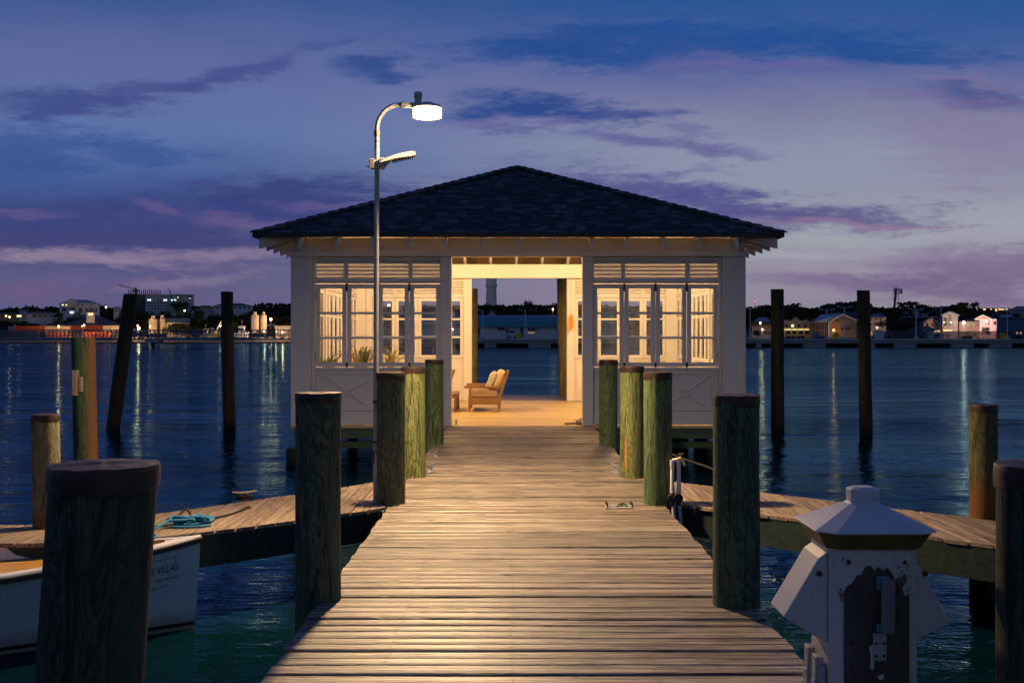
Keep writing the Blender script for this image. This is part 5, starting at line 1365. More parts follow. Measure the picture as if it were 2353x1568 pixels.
# --- middle warehouse seen through the pavilion
wh = house('warehouse', 'long teal-roofed harbour warehouse seen through the pavilion doorway', 'warehouse', 960,1420,778,751,236,(.60,.64,.66),None,None,(.1,.1,.1),20,
    [(1206,1232,751,760,'d','doorway'),(1142,1160,751,759,'d','doorway'),(1098,1103,753,776,'d'),(1162,1168,755,772,'d'),(1195,1203,752,774,'d')], parts=[('awning',1206,1232,751,756,(.12,.03,.025),.8),('downpipe',1124,1125,752,776,(.3,.3,.3),.15),('downpipe',1180,1181,752,776,(.3,.3,.3),.15),('lit_shopfront',1211,1228,763,765,emis('dim_shopfront',(1,.5,.2,1),.5),.1)])
q = MB(); X0, X1 = PX(958,236), PX(1422,236); q.prism([(235.2,PZ(751,236)),(258,PZ(751,236)),(250,PZ(724,250)),(243,PZ(726,243)),(236.5,PZ(738,236))], 'x', X0, X1)
q.build('roof', plain('teal_metal_roof', (.06,.24,.27,1), .5, .2, .15, .4), wh)
q = MB()
for i in range(40):
    X = X0+(X1-X0)*i/40; q.bar((X,236.46,PZ(738,236)+.03),(X,242.95,PZ(726,243)+.03), .05,.03)
q.box(X0,X1,235.12,235.19,PZ(752,236),PZ(750,236)); q.build('roof_rib', cmat((.06,.14,.17)), wh)
house('house', 'small pointed gable house showing above the teal warehouse roof', 'house', 1121,1138,728,724,300,(.35,.33,.36),'front',713,(.12,.12,.14),6)
def mast_lamp(label, x, yt, yb, Y, arm=1, grp='white lamp masts along the quay'):
    X = PX(x,Y); z1 = PZ(yt,Y); th = thing('street_lamp', label, 'street lamp', (X,Y,GZ), grp)
    q = MB(); q.tube([(X,Y,GZ),(X,Y,z1)], [.09,.05], 8); q.build('pole', cmat((.6,.66,.7)), th)
    q = MB()
    for s in ((-1,1) if arm == 2 else (arm,)):
        q.bar((X,Y,z1-.25),(X+s*1.1,Y,z1-.05),.06,.06); q.box(X+s*.9,X+s*1.5,Y-.15,Y+.15,z1-.1,z1+.04)
    q.build('lamp_arm', cmat((.6,.66,.7)), th)
    MB().box(X-.35,X+.35,Y-.35,Y+.35,GZ,GZ+.5).build('footing', cmat((.4,.42,.44)), th)
mast_lamp('slim lamp mast left in the rear doorway, in front of the teal warehouse', 1109,711,775,226,-1)
mast_lamp('slim lamp mast right in the rear doorway, in front of the teal warehouse', 1206.5,711,775,226,-1)
for x, yt, lb in ((1723,707,'lamp mast nearest the right wall of the pavilion'),(1899,710,'thin lamp mast in front of the dark gabled building'),(1939.5,704,'double-headed lamp mast left of the far right mooring pile'),(2104,709,'double-headed lamp mast in front of the round dark tree'),(2161,703,'lamp mast between the pink gabled house and the glazed house'),(2313.5,708,'lamp mast at the right end of the quay by the blue shed')):
    mast_lamp(lb, x, yt, 778, 222, 2)
def bollard(label, x, y, Y):
    X = PX(x,Y); th = thing('mooring_bollard', label, 'bollard', (X,Y,GZ+.012), 'yellow bollards on the quay')
    q = MB(); q.lathe((X,Y,GZ+.01), [(.62,0),(.55,.12),(.38,.25),(.36,.75),(.5,.95),(.45,1.1),(.2,1.2)], 16); q.tube([(X-.75,Y,GZ+.62),(X+.75,Y,GZ+.62)], .16, 10); q.build('body', cmat((.6,.42,.01)), th, smooth=True)
bollard('yellow quay bollard seen through the pavilion doorway', 1190, 775, 214.2); bollard('yellow quay bollard left of the far right mooring pile', 1920.7, 777, 214.2); bollard('yellow quay bollard near the right edge of the photo', 2303, 776, 214.2)
truck('white van parked before the teal warehouse, seen through the doorway', 1163,1189,768,757,228,(.5,.52,.55), 'van')
# --- right town
house('house', 'small white house with a pale blue hip roof beside the right pavilion wall', 'house', 1727,1775,768,746,300,(.46,.47,.44),'hip',728,(.2,.29,.38),9,
      [(1729,1739,748,750),(1751,1754,751,755),(1755.5,1758.5,751,755),(1762,1766,751,755),(1754,1775,763,767,'d','doorway')], parts=[('porch_roof',1725,1775,739,746,(.03,.035,.05),2.5),('railing',1743,1775,756,760,(.5,.5,.44),1.2)])
yb_ = house('gabled_building', 'yellow two-storey building with scalloped parapet and lit veranda', 'building', 1800,1858,770,741,300,(.55,.46,.24),None,None,(.1,.1,.1),12,
      [(1804,1810,745,751,'d'),(1818,1823.5,745,751,'l'),(1832,1837.6,745,751,'d'),(1846,1851,745,751,'d')]+[(1806+i*14,1816+i*14,759,767,'d','doorway') for i in range(4)], parts=[('veranda_fascia',1800,1858.5,751.5,754.5,(.6,.55,.38),2.4),('lit_soffit',1801,1858,755,758,emis('veranda_glow',(1,.78,.3,1),.8),.6)])
q = MB(); Y = 300
pr = [(1800,741.5),(1800,735.5),(1804,734.5),(1810,736),(1816,736.5),(1822,733),(1826,729.5),(1827.5,727.5),(1829,729.5),(1834,733),(1839,736.5),(1844,736),(1849,733.5),(1854,734.5),(1858.5,739),(1858.5,741.5)]
q.prism([(PX(a,Y),PZ(b_,Y)) for a, b_ in pr], 'y', Y, Y+.5); q.build('parapet', cmat((.50,.43,.26)), yb_)
for x in (1804,1818,1831.7,1845.3): q = MB(); q.box(PX(x,Y),PX(x+1.2,Y),Y-2.4,Y-2.2,GZ,PZ(752,Y)); q.build('veranda_post', cmat((.66,.6,.45)), yb_)
dk = house('gabled_building', 'dark timber building with pale trim, big gable and pale blue metal roof', 'building', 1859,1905,773,740,290,(.13,.115,.10),None,None,(.1,.1,.1),16,parts=[('trim',1859,1905,740,741.2,(.36,.40,.45),.2),('trim',1859,1905,757.5,758.6,(.34,.38,.42),.2),('trim',1873,1874,742,773,(.3,.34,.38),.2),('trim',1883,1884,742,773,(.3,.34,.38),.2),('trim',1893,1894,742,773,(.3,.34,.38),.2)])
Y = 289; q = MB(); q.prism([(PX(1905,Y),GZ-.1),(PX(1966,Y),GZ-.1),(PX(1966,Y),PZ(737,Y)),(PX(1936,Y),PZ(723,Y)),(PX(1905,Y),PZ(740,Y))], 'y', Y, Y+16); q.build('gable_wall', cmat((.13,.115,.10)), dk)
q = MB()
for a, b_ in (((1904,741),(1936,722)),((1936,722),(1967,736.5))): q.bar((PX(a[0],Y),Y-.15,PZ(a[1],Y)),(PX(b_[0],Y),Y-.15,PZ(b_[1],Y)),.3,.32,(0,-1,0))
q.box(PX(1904,Y),PX(1906,Y),Y-.2,Y-.01,GZ,PZ(741,Y)); q.build('barge_board', cmat((.42,.50,.57)), dk)
q = MB(); A_, B_, C_, D_ = (PX(1905,Y),Y-.02,PZ(740,Y)),(PX(1936,Y),Y-.02,PZ(722,Y)),(PX(1868,Y+8),Y+8,PZ(723.5,Y+8)),(PX(1873,Y),Y-.02,PZ(740,Y))
q.add([A_,B_,C_,D_]+[(a,b,c+.15) for a,b,c in (A_,B_,C_,D_)], [(0,1,2,3),(7,6,5,4),(0,4,5,1),(1,5,6,2),(2,6,7,3),(3,7,4,0)])
q.add([(PX(1966,Y),Y+16,PZ(737,Y)),(PX(1936,Y),Y+16,PZ(723,Y)),(PX(1936,Y),Y+.01,PZ(722.6,Y)),(PX(1967,Y),Y+.01,PZ(737,Y))], [(0,1,2,3)])
q.build('roof', plain('pale_blue_metal_roof', (.26,.40,.50,1), .45, .1), dk)
q = MB(); q.add([(PX(1859,Y),Y,PZ(740,Y)),(PX(1873,Y),Y,PZ(740,Y)),(PX(1868,Y+8),Y+8,PZ(723.5,Y+8))], [(0,1,2)]); q.build('gable_end', cmat((.13,.115,.10)), dk, fix=False)
for i, x in enumerate((1887,1895,1904)):
    q = MB(); q.prism([(PX(x-2.6,Y),PZ(737,Y)),(PX(x+2.6,Y),PZ(737,Y)),(PX(x,Y),PZ(728.5,Y))], 'y', Y+1.4, Y+4); q.build('dormer', cmat((.08,.1,.12)), dk)
MB().box(PX(1921,Y),PX(1925,Y),Y-.06,Y-.01,PZ(738,Y),PZ(734,Y)).build('window', M['wdark'], dk)
MB().box(PX(1930,Y),PX(1952,Y),Y-1.4,Y-.01,PZ(757,Y),PZ(753,Y)).build('awning', cmat((.03,.035,.04)), dk)
house('long_building', 'long low building with a flat dark roof behind the dark gabled building', 'building', 1900,1990,760,725,340,(.09,.10,.13),'flat',716,(.08,.11,.15),14)
house('beige_building', 'beige three-storey building right of the far right mooring pile', 'building', 1997,2034,772,729,310,(.40,.33,.28),'hip',719,(.09,.12,.15),14,
      [(2000,2003,730.5,735),(2011,2014,730.5,735),(2020.6,2024,731,736),(2000,2003,742,748),(2011,2014,742,748),(2020.6,2024,742,748),(2000,2002,753,757),(2007,2009,753,757),(1999,2004.5,760.6,770.5,'l','doorway')],parts=[('cornice',1997,2034,739,740,(.45,.4,.34),.3)])
house('shed', 'small bright blue shed with gable end in front of the pink gabled house', 'shed', 2117,2143,772,760,262,(.07,.30,.40),'front',749,(.04,.06,.10),8,[(2129,2136,755,758),(2126,2129,760,766)])
house('shed', 'pale blue lean-to at the left of the small bright blue shed', 'shed', 2098,2116.5,772,762,264,(.10,.30,.40),'flat',756,(.05,.08,.12),6)
house('pink_house', 'pink gabled house with three dark windows', 'house', 2123,2160,772,740,300,(.45,.28,.25),'front',730,(.06,.07,.09),12,[(2128.5,2132.5,742,748.5),(2139,2143,742,748.5),(2150,2154,742,748.5),(2144,2150,759,764,'l','doorway'),(2152,2158,759,764,'l','doorway')],parts=[('balcony_rail',2137,2159,751,754,(.5,.38,.32),1.2)])
house('blue_roof_house', 'long dark blue roofed building left of the pink gabled house', 'building', 2070,2158,762,738,330,(.14,.14,.19),'gable',728,(.04,.07,.11),12,parts=[('ridge_trim',2074,2150,727,728.5,(.36,.42,.46),-5)])
gl = house('glazed_house', 'tall pinkish house with a big gridded window wall and arched gable', 'house', 2166,2199,774,725,290,(.38,.29,.30),'front',717,(.24,.34,.42),12,
      [(2168,2176,728.7,738),(2178,2185.5,728.7,738),(2187,2195,728.7,738),(2168,2176,739.2,748.6),(2178,2185.5,739.2,748.6),(2187,2195,739.2,748.6),(2178.5,2185,723,727)],parts=[('lit_shopfront',2167,2186,757.5,760,M['wlito'],.3),('mullion',2176.3,2177.7,728,749,(.5,.5,.5),.15),('mullion',2185.8,2186.8,728,749,(.5,.5,.5),.15),('mullion',2167,2196,738.1,739.1,(.5,.5,.5),.16)])
house('pink_house', 'low pink wing with shuttered windows beside the brightest lamp', 'house', 2205,2251,772,738,292,(.50,.32,.28),'hip',732,(.05,.055,.06),10,[(2223,2229,742,750),(2232.6,2239,742,750),(2243,2249,742,750),(2213,2219,742,750)])
pk = house('pink_house', 'brightly lit pink house with a white pediment portico and small tree', 'house', 2252,2294,773,735,286,(.60,.29,.33),'hip',723,(.04,.04,.045),12,[(2281,2287,738,745.5),(2263,2266,738,746),(2270,2273,738,746)])
q = MB(); Y = 286; q.prism([(PX(2243,Y),PZ(733,Y)),(PX(2277,Y),PZ(733,Y)),(PX(2259,Y),PZ(725,Y))], 'y', Y-3, Y-.1); q.build('pediment', cmat((.55,.3,.3)), pk)
q = MB()
for a, b_ in (((2241,733.6),(2259,724)),((2259,724),(2278,733.6)),((2243,734),(2294,734))): q.bar((PX(a[0],Y),Y-3.1,PZ(a[1],Y)),(PX(b_[0],Y),Y-3.1,PZ(b_[1],Y)),.3,.25,(0,-1,0))
for x in (2253,2261,2268,2276,2293): q.box(PX(x-.9,Y),PX(x+.9,Y),Y-3 if x < 2290 else Y-.2,Y-2.7 if x < 2290 else Y-.02,GZ,PZ(734.5,Y))
q.build('portico_column', cmat((.78,.78,.78)), pk)
house('blue_shed', 'large plain dark blue shed at the right edge of the photo', 'warehouse', 2295,2420,778,731,250,(.07,.12,.22),'flat',728.6,(.06,.10,.18),14,[(2336,2340,762,767,'l'),(2344,2348,762,767,'l')])
house('tank_house', 'white square rooftop box on the long blue roof', 'building', 2097,2111.5,738,716.5,345,(.46,.52,.6),'flat',714.6,(.5,.52,.55),4)
house('tank_house', 'lower pale rooftop box right of the white square one', 'building', 2116,2131,738,721,346,(.3,.38,.46),'flat',719.5,(.4,.42,.45),4)
house('roof_cupola', 'tiny white cupola on the long blue roof left of the rooftop box', 'cupola', 2078,2086,738,722,344,(.4,.44,.48),'hip',716,(.3,.34,.4),3,[(2080,2084,723,727)])
house('hilltop_hotel', 'far hilltop hotel with a row of bright windows at the upper right', 'building', 2216,2314,715,708.5,420,(.2,.18,.12),'flat',707.3,(.1,.1,.1),12,[(2221,2225,709,713,'l'),(2227,2234,708.8,714,'l'),(2243,2246,709,712,'l'),(2258,2264,709,712,'l'),(2274,2277,709,712,'l'),(2284,2288,709,715,'o'),(2291,2303,709,712,'l'),(2306,2311,709,712,'l')])
house('house', 'dark low house with a flat lit front below the hilltop hotel', 'house', 2278,2302,728,718,400,(.2,.17,.15),'flat',716,(.07,.06,.06),12)
house('far_house', 'grey-roofed house on the skyline at the right edge', 'house', 2320,2372,720,712,400,(.26,.25,.27),'hip',702,(.14,.16,.2),12)
house('far_house', 'pale blue flat roof between the pink portico house and the skyline house', 'house', 2297,2326,733,728,380,(.25,.3,.35),'hip',721.5,(.26,.36,.44),12)
house('far_house', 'pale roofed house among trees behind the glazed house', 'house', 2132,2178,725,719,380,(.3,.31,.34),'hip',709,(.32,.34,.40),12)
# fence, barrels and cars on the quay
fn = thing('quay_fence', 'dark mesh fence running along the right quay in front of the houses', 'fence', (PX(2100,232),232,GZ))
q = MB(); X = PX(1990,232)
while X < PX(2400,232): q.box(X,X+.05,232,232.05,GZ,GZ+1.6); X += 1.9
for z in (.1,.8,1.55): q.box(PX(1990,232),PX(2400,232),232.01,232.04,GZ+z,GZ+z+.05)
q.build('rail', cmat((.05,.07,.1)), fn)
m, t, b = newmat('fence_mesh'); t.put(b.inputs['Base Color'], (.04,.06,.09,1)); b.inputs['Alpha'].default_value = .55
MB().box(PX(1990,232),PX(2400,232),232.052,232.06,GZ+.05,GZ+1.55).build('mesh_panel', m, fn)
for i, (x0, x1, c, lb) in enumerate([(1884,1898,(.04,.12,.22),'dark blue hatchback parked left of the thin lamp mast'),(1806,1826,(.12,.14,.17),'grey car parked before the yellow building'),(1830,1848,(.2,.23,.26),'silver car parked before the yellow building, near the lit veranda'),(2212,2234,(.16,.18,.2),'grey car parked below the brightest lamp'),(2030-8,2046,(.3,.36,.42),'pale car parked beside the round dark tree')]):
    truck(lb, x0, x1, 778, 771.5, 235+i, c, 'car')
for i, (x0, x1, y0, c, lb) in enumerate([(2014,2030,759,(.38,.46,.54),'white site box on the quay left of the round dark tree'),(2144-10,2146,763,(.30,.36,.42),'tall white cabinet on the quay before the blue shed'),(1871,1880.6,764,(.03,.16,.32),'blue bin on the quay before the dark gabled building'),(2338,2346,769,(.02,.03,.03),'dark bin by the yellow bollard at the right')]):
    Y = 226; X0, X1 = PX(x0,Y), PX(x1,Y); th = thing('utility_box', lb, 'box', ((X0+X1)/2,Y,GZ)); zt_ = PZ(y0,Y)
    MB().box(X0,X1,Y,Y+1.2,GZ,zt_-.12).build('body', cmat(c), th); MB().box(X0-.06,X1+.06,Y-.06,Y+1.26,zt_-.118,zt_).build('lid', cmat(tuple(k*1.2 for k in c)), th)
qf = thing('quay_fence', 'pale railing with leaning frames on the quay edge, seen through the pavilion doorway', 'fence', (0,224,GZ))
q = MB(); rr = random.Random(9); X = PX(1080,224)
while X < PX(1310,224): q.box(X,X+.07,224,224.07,GZ,GZ+1.25); X += .95
for z in (.45,.85,1.22): q.box(PX(1080,224),PX(1310,224),224.0,224.06,GZ+z,GZ+z+.05)
q.build('rail', cmat((.42,.48,.52)), qf)
for xx in (1215,1226,1240,1256): MB().bar((PX(xx,223.5),223.5,GZ),(PX(xx+5,223.5),223.5,GZ+2.6),.1,.1).build('brace', cmat((.42,.48,.52)), qf)
th = thing('utility_box', 'white cabinet at the foot of the right lamp mast in the rear doorway', 'box', (PX(1207,223),223,GZ))
MB().box(PX(1203,223),PX(1212,223),222.6,223.6,GZ,GZ+2.1).build('body', cmat((.5,.55,.58)), th); MB().box(PX(1202.5,223),PX(1212.5,223),222.5,223.7,GZ+2.101,GZ+2.2).build('lid', cmat((.4,.45,.48)), th)
# towers
wtw = thing('water_tower', 'tall fluted stone water tower seen through the pavilion doorway', 'tower', (PX(1128.5,600),600,0)); X = PX(1128.5,600)
stn = plain('tower_stone', (.66,.70,.74,1), .85, 0, .15, .3)
q = MB(); q.lathe((X,600,0), [(3.2,0),(2.75,PZ(700,600)),(2.45,PZ(661,600)),(3.1,PZ(658,600)),(3.1,PZ(652,600)),(2.75,PZ(651,600)),(2.75,PZ(632,600)),(2.0,PZ(628,600))], 32); q.build('shaft', stn, wtw, smooth=True)
q = MB()
for i in range(16):
    a = 2*PI*i/16; q.bar((X+3.0*math.cos(a),600+3.0*math.sin(a),GZ),(X+2.45*math.cos(a),600+2.45*math.sin(a),PZ(661,600)),.35,.5,(math.cos(a),math.sin(a),0))
q.build('flute', stn, wtw)
Y = 420; ct = thing('cell_tower', 'lattice mobile phone mast leaning on the skyline at the right', 'mast', (PX(2055,Y),Y,0)); q = MB()
q.tube([(PX(2052,Y),Y,PZ(722,Y)),(PX(2059,Y),Y,PZ(662,Y))], .42, 8); q.build('pole', cmat((.05,.05,.06)), ct)
q = MB(); 
for s in (2055,2067): q.bar((PX(s+1,Y),Y+1,PZ(715,Y)),(PX(s-1+ (0 if s<2060 else -1),Y),Y+1,PZ(656,Y)),.12,.12)
for i in range(9): q.bar((PX(2056,Y),Y+1,PZ(712-i*6.2,Y)),(PX(2066,Y),Y+1,PZ(706-i*6.2,Y)),.08,.08); q.bar((PX(2056,Y),Y+1,PZ(706-i*6.2,Y)),(PX(2066,Y),Y+1,PZ(706-i*6.2,Y)),.08,.08)
q.build('lattice', cmat((.12,.11,.12)), ct)
q = MB()
for x in (2053,2057,2063,2067,2069): q.box(PX(x,Y),PX(x,Y)+.35,Y-.6,Y-.3,PZ(675,Y),PZ(663,Y))
q.build('antenna', cmat((.2,.19,.2)), ct)
Y = 520; rm = thing('radio_mast', 'hair-thin radio mast with one red light beside the pavilion', 'mast', (PX(1734,Y),Y,0))
MB().tube([(PX(1734,Y),Y,0),(PX(1734,Y),Y,PZ(684,Y))], .07, 6).build('pole', cmat((.1,.1,.1)), rm)
MB().sphere((PX(1734,Y),Y-.2,PZ(692,Y)), .32, 10, 6).build('beacon', emis('red_beacon', (1,.02,.03,1), 6), rm)

# ------------------------------------------------------------------ trees
def treemat(name, c1, c2):
    m, t, b = newmat(name); g = t.new('NewGeometry'); oi = t.new('ObjectInfo').outputs['Random']
    n = t.noise(g.outputs['Position'], .5, 3)
    k = t.math('ADD', t.math('MULTIPLY', g.outputs['Random Per Island'], .5), t.math('MULTIPLY', n.outputs[0], .5))
    t.put(b.inputs['Base Color'], t.ramp(k, [(.2, c1), (.8, c2)])); b.inputs['Roughness'].default_value = .8; b.inputs['Specular IOR Level'].default_value = .15
    return m
TM = treemat('tree_leaves', (.014,.022,.011,1), (.05,.07,.03,1)); PM = treemat('palm_leaves', (.012,.018,.008,1), (.035,.045,.02,1))
bark = plain('bark', (.05,.04,.03,1), .9, 0, .3, 1.5, .5)
def crown_tree(seed, w=8.0, h=8.0, flat=.6, n=1500, ls=.34):
    """tree local: base at 0, height h, crown width w"""
    rr = random.Random(seed); th = thing('broadleaf_tree', 'x', 'tree', (0,0,0), 'dark trees along the far shore')
    q = MB(); q.tube([(0,0,-1.5),(rr.uniform(-.2,.2),0,h*.2),(rr.uniform(-.3,.3),0,h*.5)], [.32,.24,.14], 8)
    for i in range(5):
        a = 2*PI*i/5+rr.random(); q.tube([(0,0,h*.22),(w*.16*math.cos(a),w*.16*math.sin(a),h*.45),(w*.3*math.cos(a),w*.3*math.sin(a),h*.68)], [.15,.10,.04], 6)
    q.build('trunk', bark, th)
    blobs = []
    for i in range(13):
        a = rr.uniform(0,2*PI); r_ = w*.5*rr.uniform(.1,.78)
        blobs.append((Vector((r_*math.cos(a), r_*math.sin(a), h*rr.uniform(.38,.86)*(1-.25*(r_/(w*.5))))), w*rr.uniform(.12,.24)))
    q = MB()
    for i in range(n):
        c, r_ = rr.choice(blobs)
        d = Vector((rr.gauss(0,1),rr.gauss(0,1),rr.gauss(0,1))).normalized()*r_*rr.uniform(.55,1.12); d.z *= flat
        p = c+d; a = Vector((rr.gauss(0,1),rr.gauss(0,1),rr.gauss(0,.6))).normalized()*ls*rr.uniform(.5,1.2); b_ = a.cross(Vector((rr.gauss(0,1),rr.gauss(0,1),rr.gauss(0,1)))).normalized()*ls*rr.uniform(.35,.8)
        q.add([p-a,p+b_*.8,p+a,p-b_], [(0,1,2,3)])
    q.build('crown', TM, th, fix=False)
    return th
def palm_tree(seed, h=8.0):
    rr = random.Random(seed); th = thing('palm_tree', 'x', 'palm tree', (0,0,0), 'palm trees on the far shore'); bx_ = rr.uniform(-.6,.6)
    q = MB(); q.tube([(0,0,-1.5),(bx_*.3,0,h*.35),(bx_,0,h)], [.24,.17,.13], 8); q.build('trunk', bark, th)
    q = MB()
    for i in range(17):
        a = 2*PI*i/17+rr.uniform(-.15,.15); up = rr.uniform(.1,1.25); L = rr.uniform(2.2,2.9); ns = 9; d = Vector((math.cos(a), math.sin(a), 0)); sdv = Vector((-d.y,d.x,0)); prev = None
        for s in range(ns+1):
            k = s/ns; p = Vector((bx_,0,h))+d*(L*k*math.cos(up*(1-k)*.8))+Vector((0,0,L*(.55*up*k*1.6-(.85)*k*k*(1.15))))
            if prev is not None and s > 1:
                for sg in (-1,1):
                    lw = .62*math.sin(PI*min(.96,k+.05))+.12
                    tip = (prev+p)/2+sdv*sg*lw+d*.22-Vector((0,0,lw*.75))
                    q.add([prev, p, tip], [(0,1,2)]); q.add([prev.lerp(p,.5), p.lerp(prev,-.3), tip+d*.18-Vector((0,0,.05))], [(0,1,2)])
            if prev is not None: q.add([prev-sdv*.03,prev+sdv*.03,p+sdv*.02,p-sdv*.02], [(0,1,2,3)])
            prev = p
    q.build('crown', PM, th, fix=False); return th
def woods(name, x0, x1, Y, ybase, tops, n, size, seed):
    rr = random.Random(seed); q = MB()
    def top(x):
        for (xa,ya),(xb,yb) in zip(tops[:-1],tops[1:]):
            if xa <= x <= xb: base_ = ya+(yb-ya)*(x-xa)/(xb-xa); break
        else: base_ = tops[-1][1]
        return base_+5*mnoise.noise(Vector((x*.045,seed,0)))+3.5*mnoise.noise(Vector((x*.17,seed,4)))
    for i in range(n):
        x = rr.uniform(x0,x1); yt = top(x); y = yt+(ybase-yt)*rr.random()**1.25; Yp = Y+rr.uniform(0,26)
        p = Vector((PX(x,Yp), Yp, PZ(y,Yp)))
        a_ = Vector((rr.gauss(0,1),rr.gauss(0,1),rr.gauss(0,.7))).normalized()*size*rr.uniform(.5,1.2); b_ = a_.cross(Vector((rr.gauss(0,1),rr.gauss(0,1),rr.gauss(0,1)))).normalized()*size*rr.uniform(.4,.9)
        q.add([p-a_,p+b_*.8,p+a_,p-b_], [(0,1,2,3)])
    o = q.build(name, TM, fix=False); o['kind'] = 'stuff'; return o
woods('far_woodland', -20, 760, 690, 745, [(-20,712),(120,708),(260,710),(440,714),(560,708),(600,699),(760,697)], 9000, 1.5, 3)
woods('far_woodland', 760, 1713, 395, 745, [(760,704),(1000,704),(1150,703),(1290,701),(1500,706),(1713,706)], 9000, .95, 5)
woods('far_woodland', 1700, 2420, 410, 750, [(1700,716),(1745,704),(1790,701),(1860,711),(1930,695),(1975,694),(2030,710),(2110,706),(2200,705),(2260,716),(2420,720)], 11000, 1.0, 7)
protoC = [crown_tree(s, 8.5, 8.0, .6) for s in (1,2,3,4,5)]
protoF = [crown_tree(s, 12.0, 8.0, .35, 1700) for s in (11,12)]
protoP = [palm_tree(s) for s in (21,22,23)]
used = set()
def put(proto, x, ytop, Y, wpx, label, kind='c', base=None, rz=None):
    X = PX(x,Y); zt_ = PZ(ytop,Y); zb_ = GZ-.3 if base is None else PZ(base,Y)
    w = wpx*Y/F; h = zt_-zb_
    rr = random.Random(int(x*7+ytop)); bw = {'c': 8.5, 'f': 12.0, 'p': 5.0}[kind]
    sc = (w/bw, w/bw, h/(7.2 if kind != 'c' else 7.3)) if kind != 'p' else (w/bw, w/bw, h/8.9)
    if kind == 'p': sc = (w/bw, w/bw, h/8.9)
    if proto.name in used: o = dup(proto, (X,Y,zb_), label, rr.uniform(0,6) if rz is None else rz, sc)
    else:
        used.add(proto.name); o = proto; o.location = (X,Y,zb_); o.scale = sc; o['label'] = label; o.rotation_euler = (0,0,rr.uniform(0,6))
    return o
trees = [ # x, ytop, Y, width px, kind, where
 (20,706,590,70,'c','at the far left edge above the lit houses'),(72,698,600,90,'f','left of the white mansion'),(105,706,590,50,'c','between the round trees and the white mansion'),
 (128,702,570,36,'c','touching the left side of the white mansion'),(226,692,580,44,'f','rising over the right side of the white mansion'),(244,706,570,46,'c','right of the white mansion'),(262,701,585,40,'c','above the white two-storey house'),
 (30,733,490,80,'c','low in front of the lit houses at the far left'),(85,736,488,80,'c','in front of the red-roofed office'),(135,731,486,50,'c','at the right end of the red-roofed office'),(172,716,500,40,'c','in front of the white mansion entrance'),
 (295,712,560,60,'c','directly behind the leaning mooring pile'),(322,708,540,60,'c','just right of the leaning mooring pile'),(345,712,530,70,'c','below the white apartment block, left part'),(380,712,530,60,'c','below the white apartment block, middle'),
 (415,716,520,60,'c','among the palms right of the apartment block'),(350,726,500,70,'c','above the squat concrete tanks'),(445,708,520,50,'c','right of the palm group'),(430,738,470,70,'c','as a dark bush in front of the cabin boat'),(405,742,468,60,'c','as a dark bush beside the pale blue shed'),(462,733,480,70,'c','below the small green lit house'),
 (500,718,520,70,'c','just left of the slim mooring pile'),(545,716,520,70,'c','just right of the slim mooring pile'),(575,712,540,60,'c','above the left silo'),(600,703,600,110,'f','on the wooded ridge above the silos'),(650,700,610,110,'f','on the wooded ridge next to the pavilion wall'),
 (560,730,490,70,'c','between the slim mooring pile and the silos'),(640,722,500,70,'c','beside the bright shore lamp'),(690,706,600,110,'f','on the ridge behind the left pavilion wall'),(662,742,480,60,'c','low by the left pavilion wall'),(525,738,475,60,'c','low behind the slim mooring pile'),
 (780,703,560,160,'f','behind the left front windows'),(900,706,560,160,'f','behind the third front window'),(1000,702,560,140,'f','behind the post left of the doorway'),
 (1112,698,330,40,'c','at the foot of the water tower'),(1145,695,330,60,'f','right of the water tower'),(1180,697,335,50,'c','in the middle of the rear doorway'),(1215,686,330,60,'f','tall and ragged in the rear doorway'),(1245,698,325,60,'f','toward the right side of the rear doorway'),(1278,694,330,60,'c','by the right pile of the rear doorway'),(1160,706,300,70,'f','low behind the teal roof'),(1230,706,300,80,'f','low behind the teal roof near the bright light'),
 (1360,700,340,110,'f','behind the right doorway post'),(1450,704,340,110,'f','behind the right front windows'),(1560,700,340,120,'f','behind the rightmost front windows'),(1650,703,340,110,'f','behind the right corner post'),
 (1728,716,330,40,'c','low beside the right pavilion wall'),(1748,701,345,56,'f','behind the small white house'),(1782,698,350,56,'c','behind the first right mooring pile'),(1808,708,330,34,'c','left of the tall palm'),(1846,709,332,40,'c','right of the tall palm'),(1878,707,345,40,'c','above the pale blue metal roof'),(1828,718,335,60,'f','behind the scalloped parapet'),
 (1922,696,355,50,'f','high dark crown left of the far right mooring pile'),(1950,689,360,60,'f','high dark crown nearest the far right mooring pile on its left'),(2010,708,350,50,'f','right of the far right mooring pile'),(2036,711,345,40,'c','at the foot of the mobile phone mast'),(1985,700,362,50,'f','behind the far right mooring pile'),
 (2092,706,345,60,'c','below the palms right of the mast'),(2130,698,360,44,'f','above the white rooftop box'),(2156,700,360,44,'f','above the pale roofed house'),(2180,704,350,40,'c','behind the glazed house'),(2205,706,340,60,'c','behind the brightest lamp'),(2335,716,395,50,'f','by the skyline house'),(2262,714,375,60,'f','below the hilltop hotel windows'),(2240,722,330,50,'c','between the brightest lamp and the pink portico house'),
 (1740,758,262,22,'c','as a small green bush before the small white house'),(2266,749,262,20,'c','as the small bright green tree before the lit pink house'),
]
gi = 0
for (x, yt, Y, w, kd, wh_) in trees:
    if kd == 'r': continue
    proto = protoC[gi % 5] if kd == 'c' else protoF[gi % 2]; gi += 1
    bs = None if 'bush' not in wh_ and 'small bright' not in wh_ else 775
    lb = {'c': 'rounded dark tree ', 'f': 'spreading flat-topped dark tree '}[kd]+wh_ if 'as ' not in wh_[:4] else 'leafy tree seen '+wh_
    put(proto, x, yt, Y, w, lb, kd, bs)
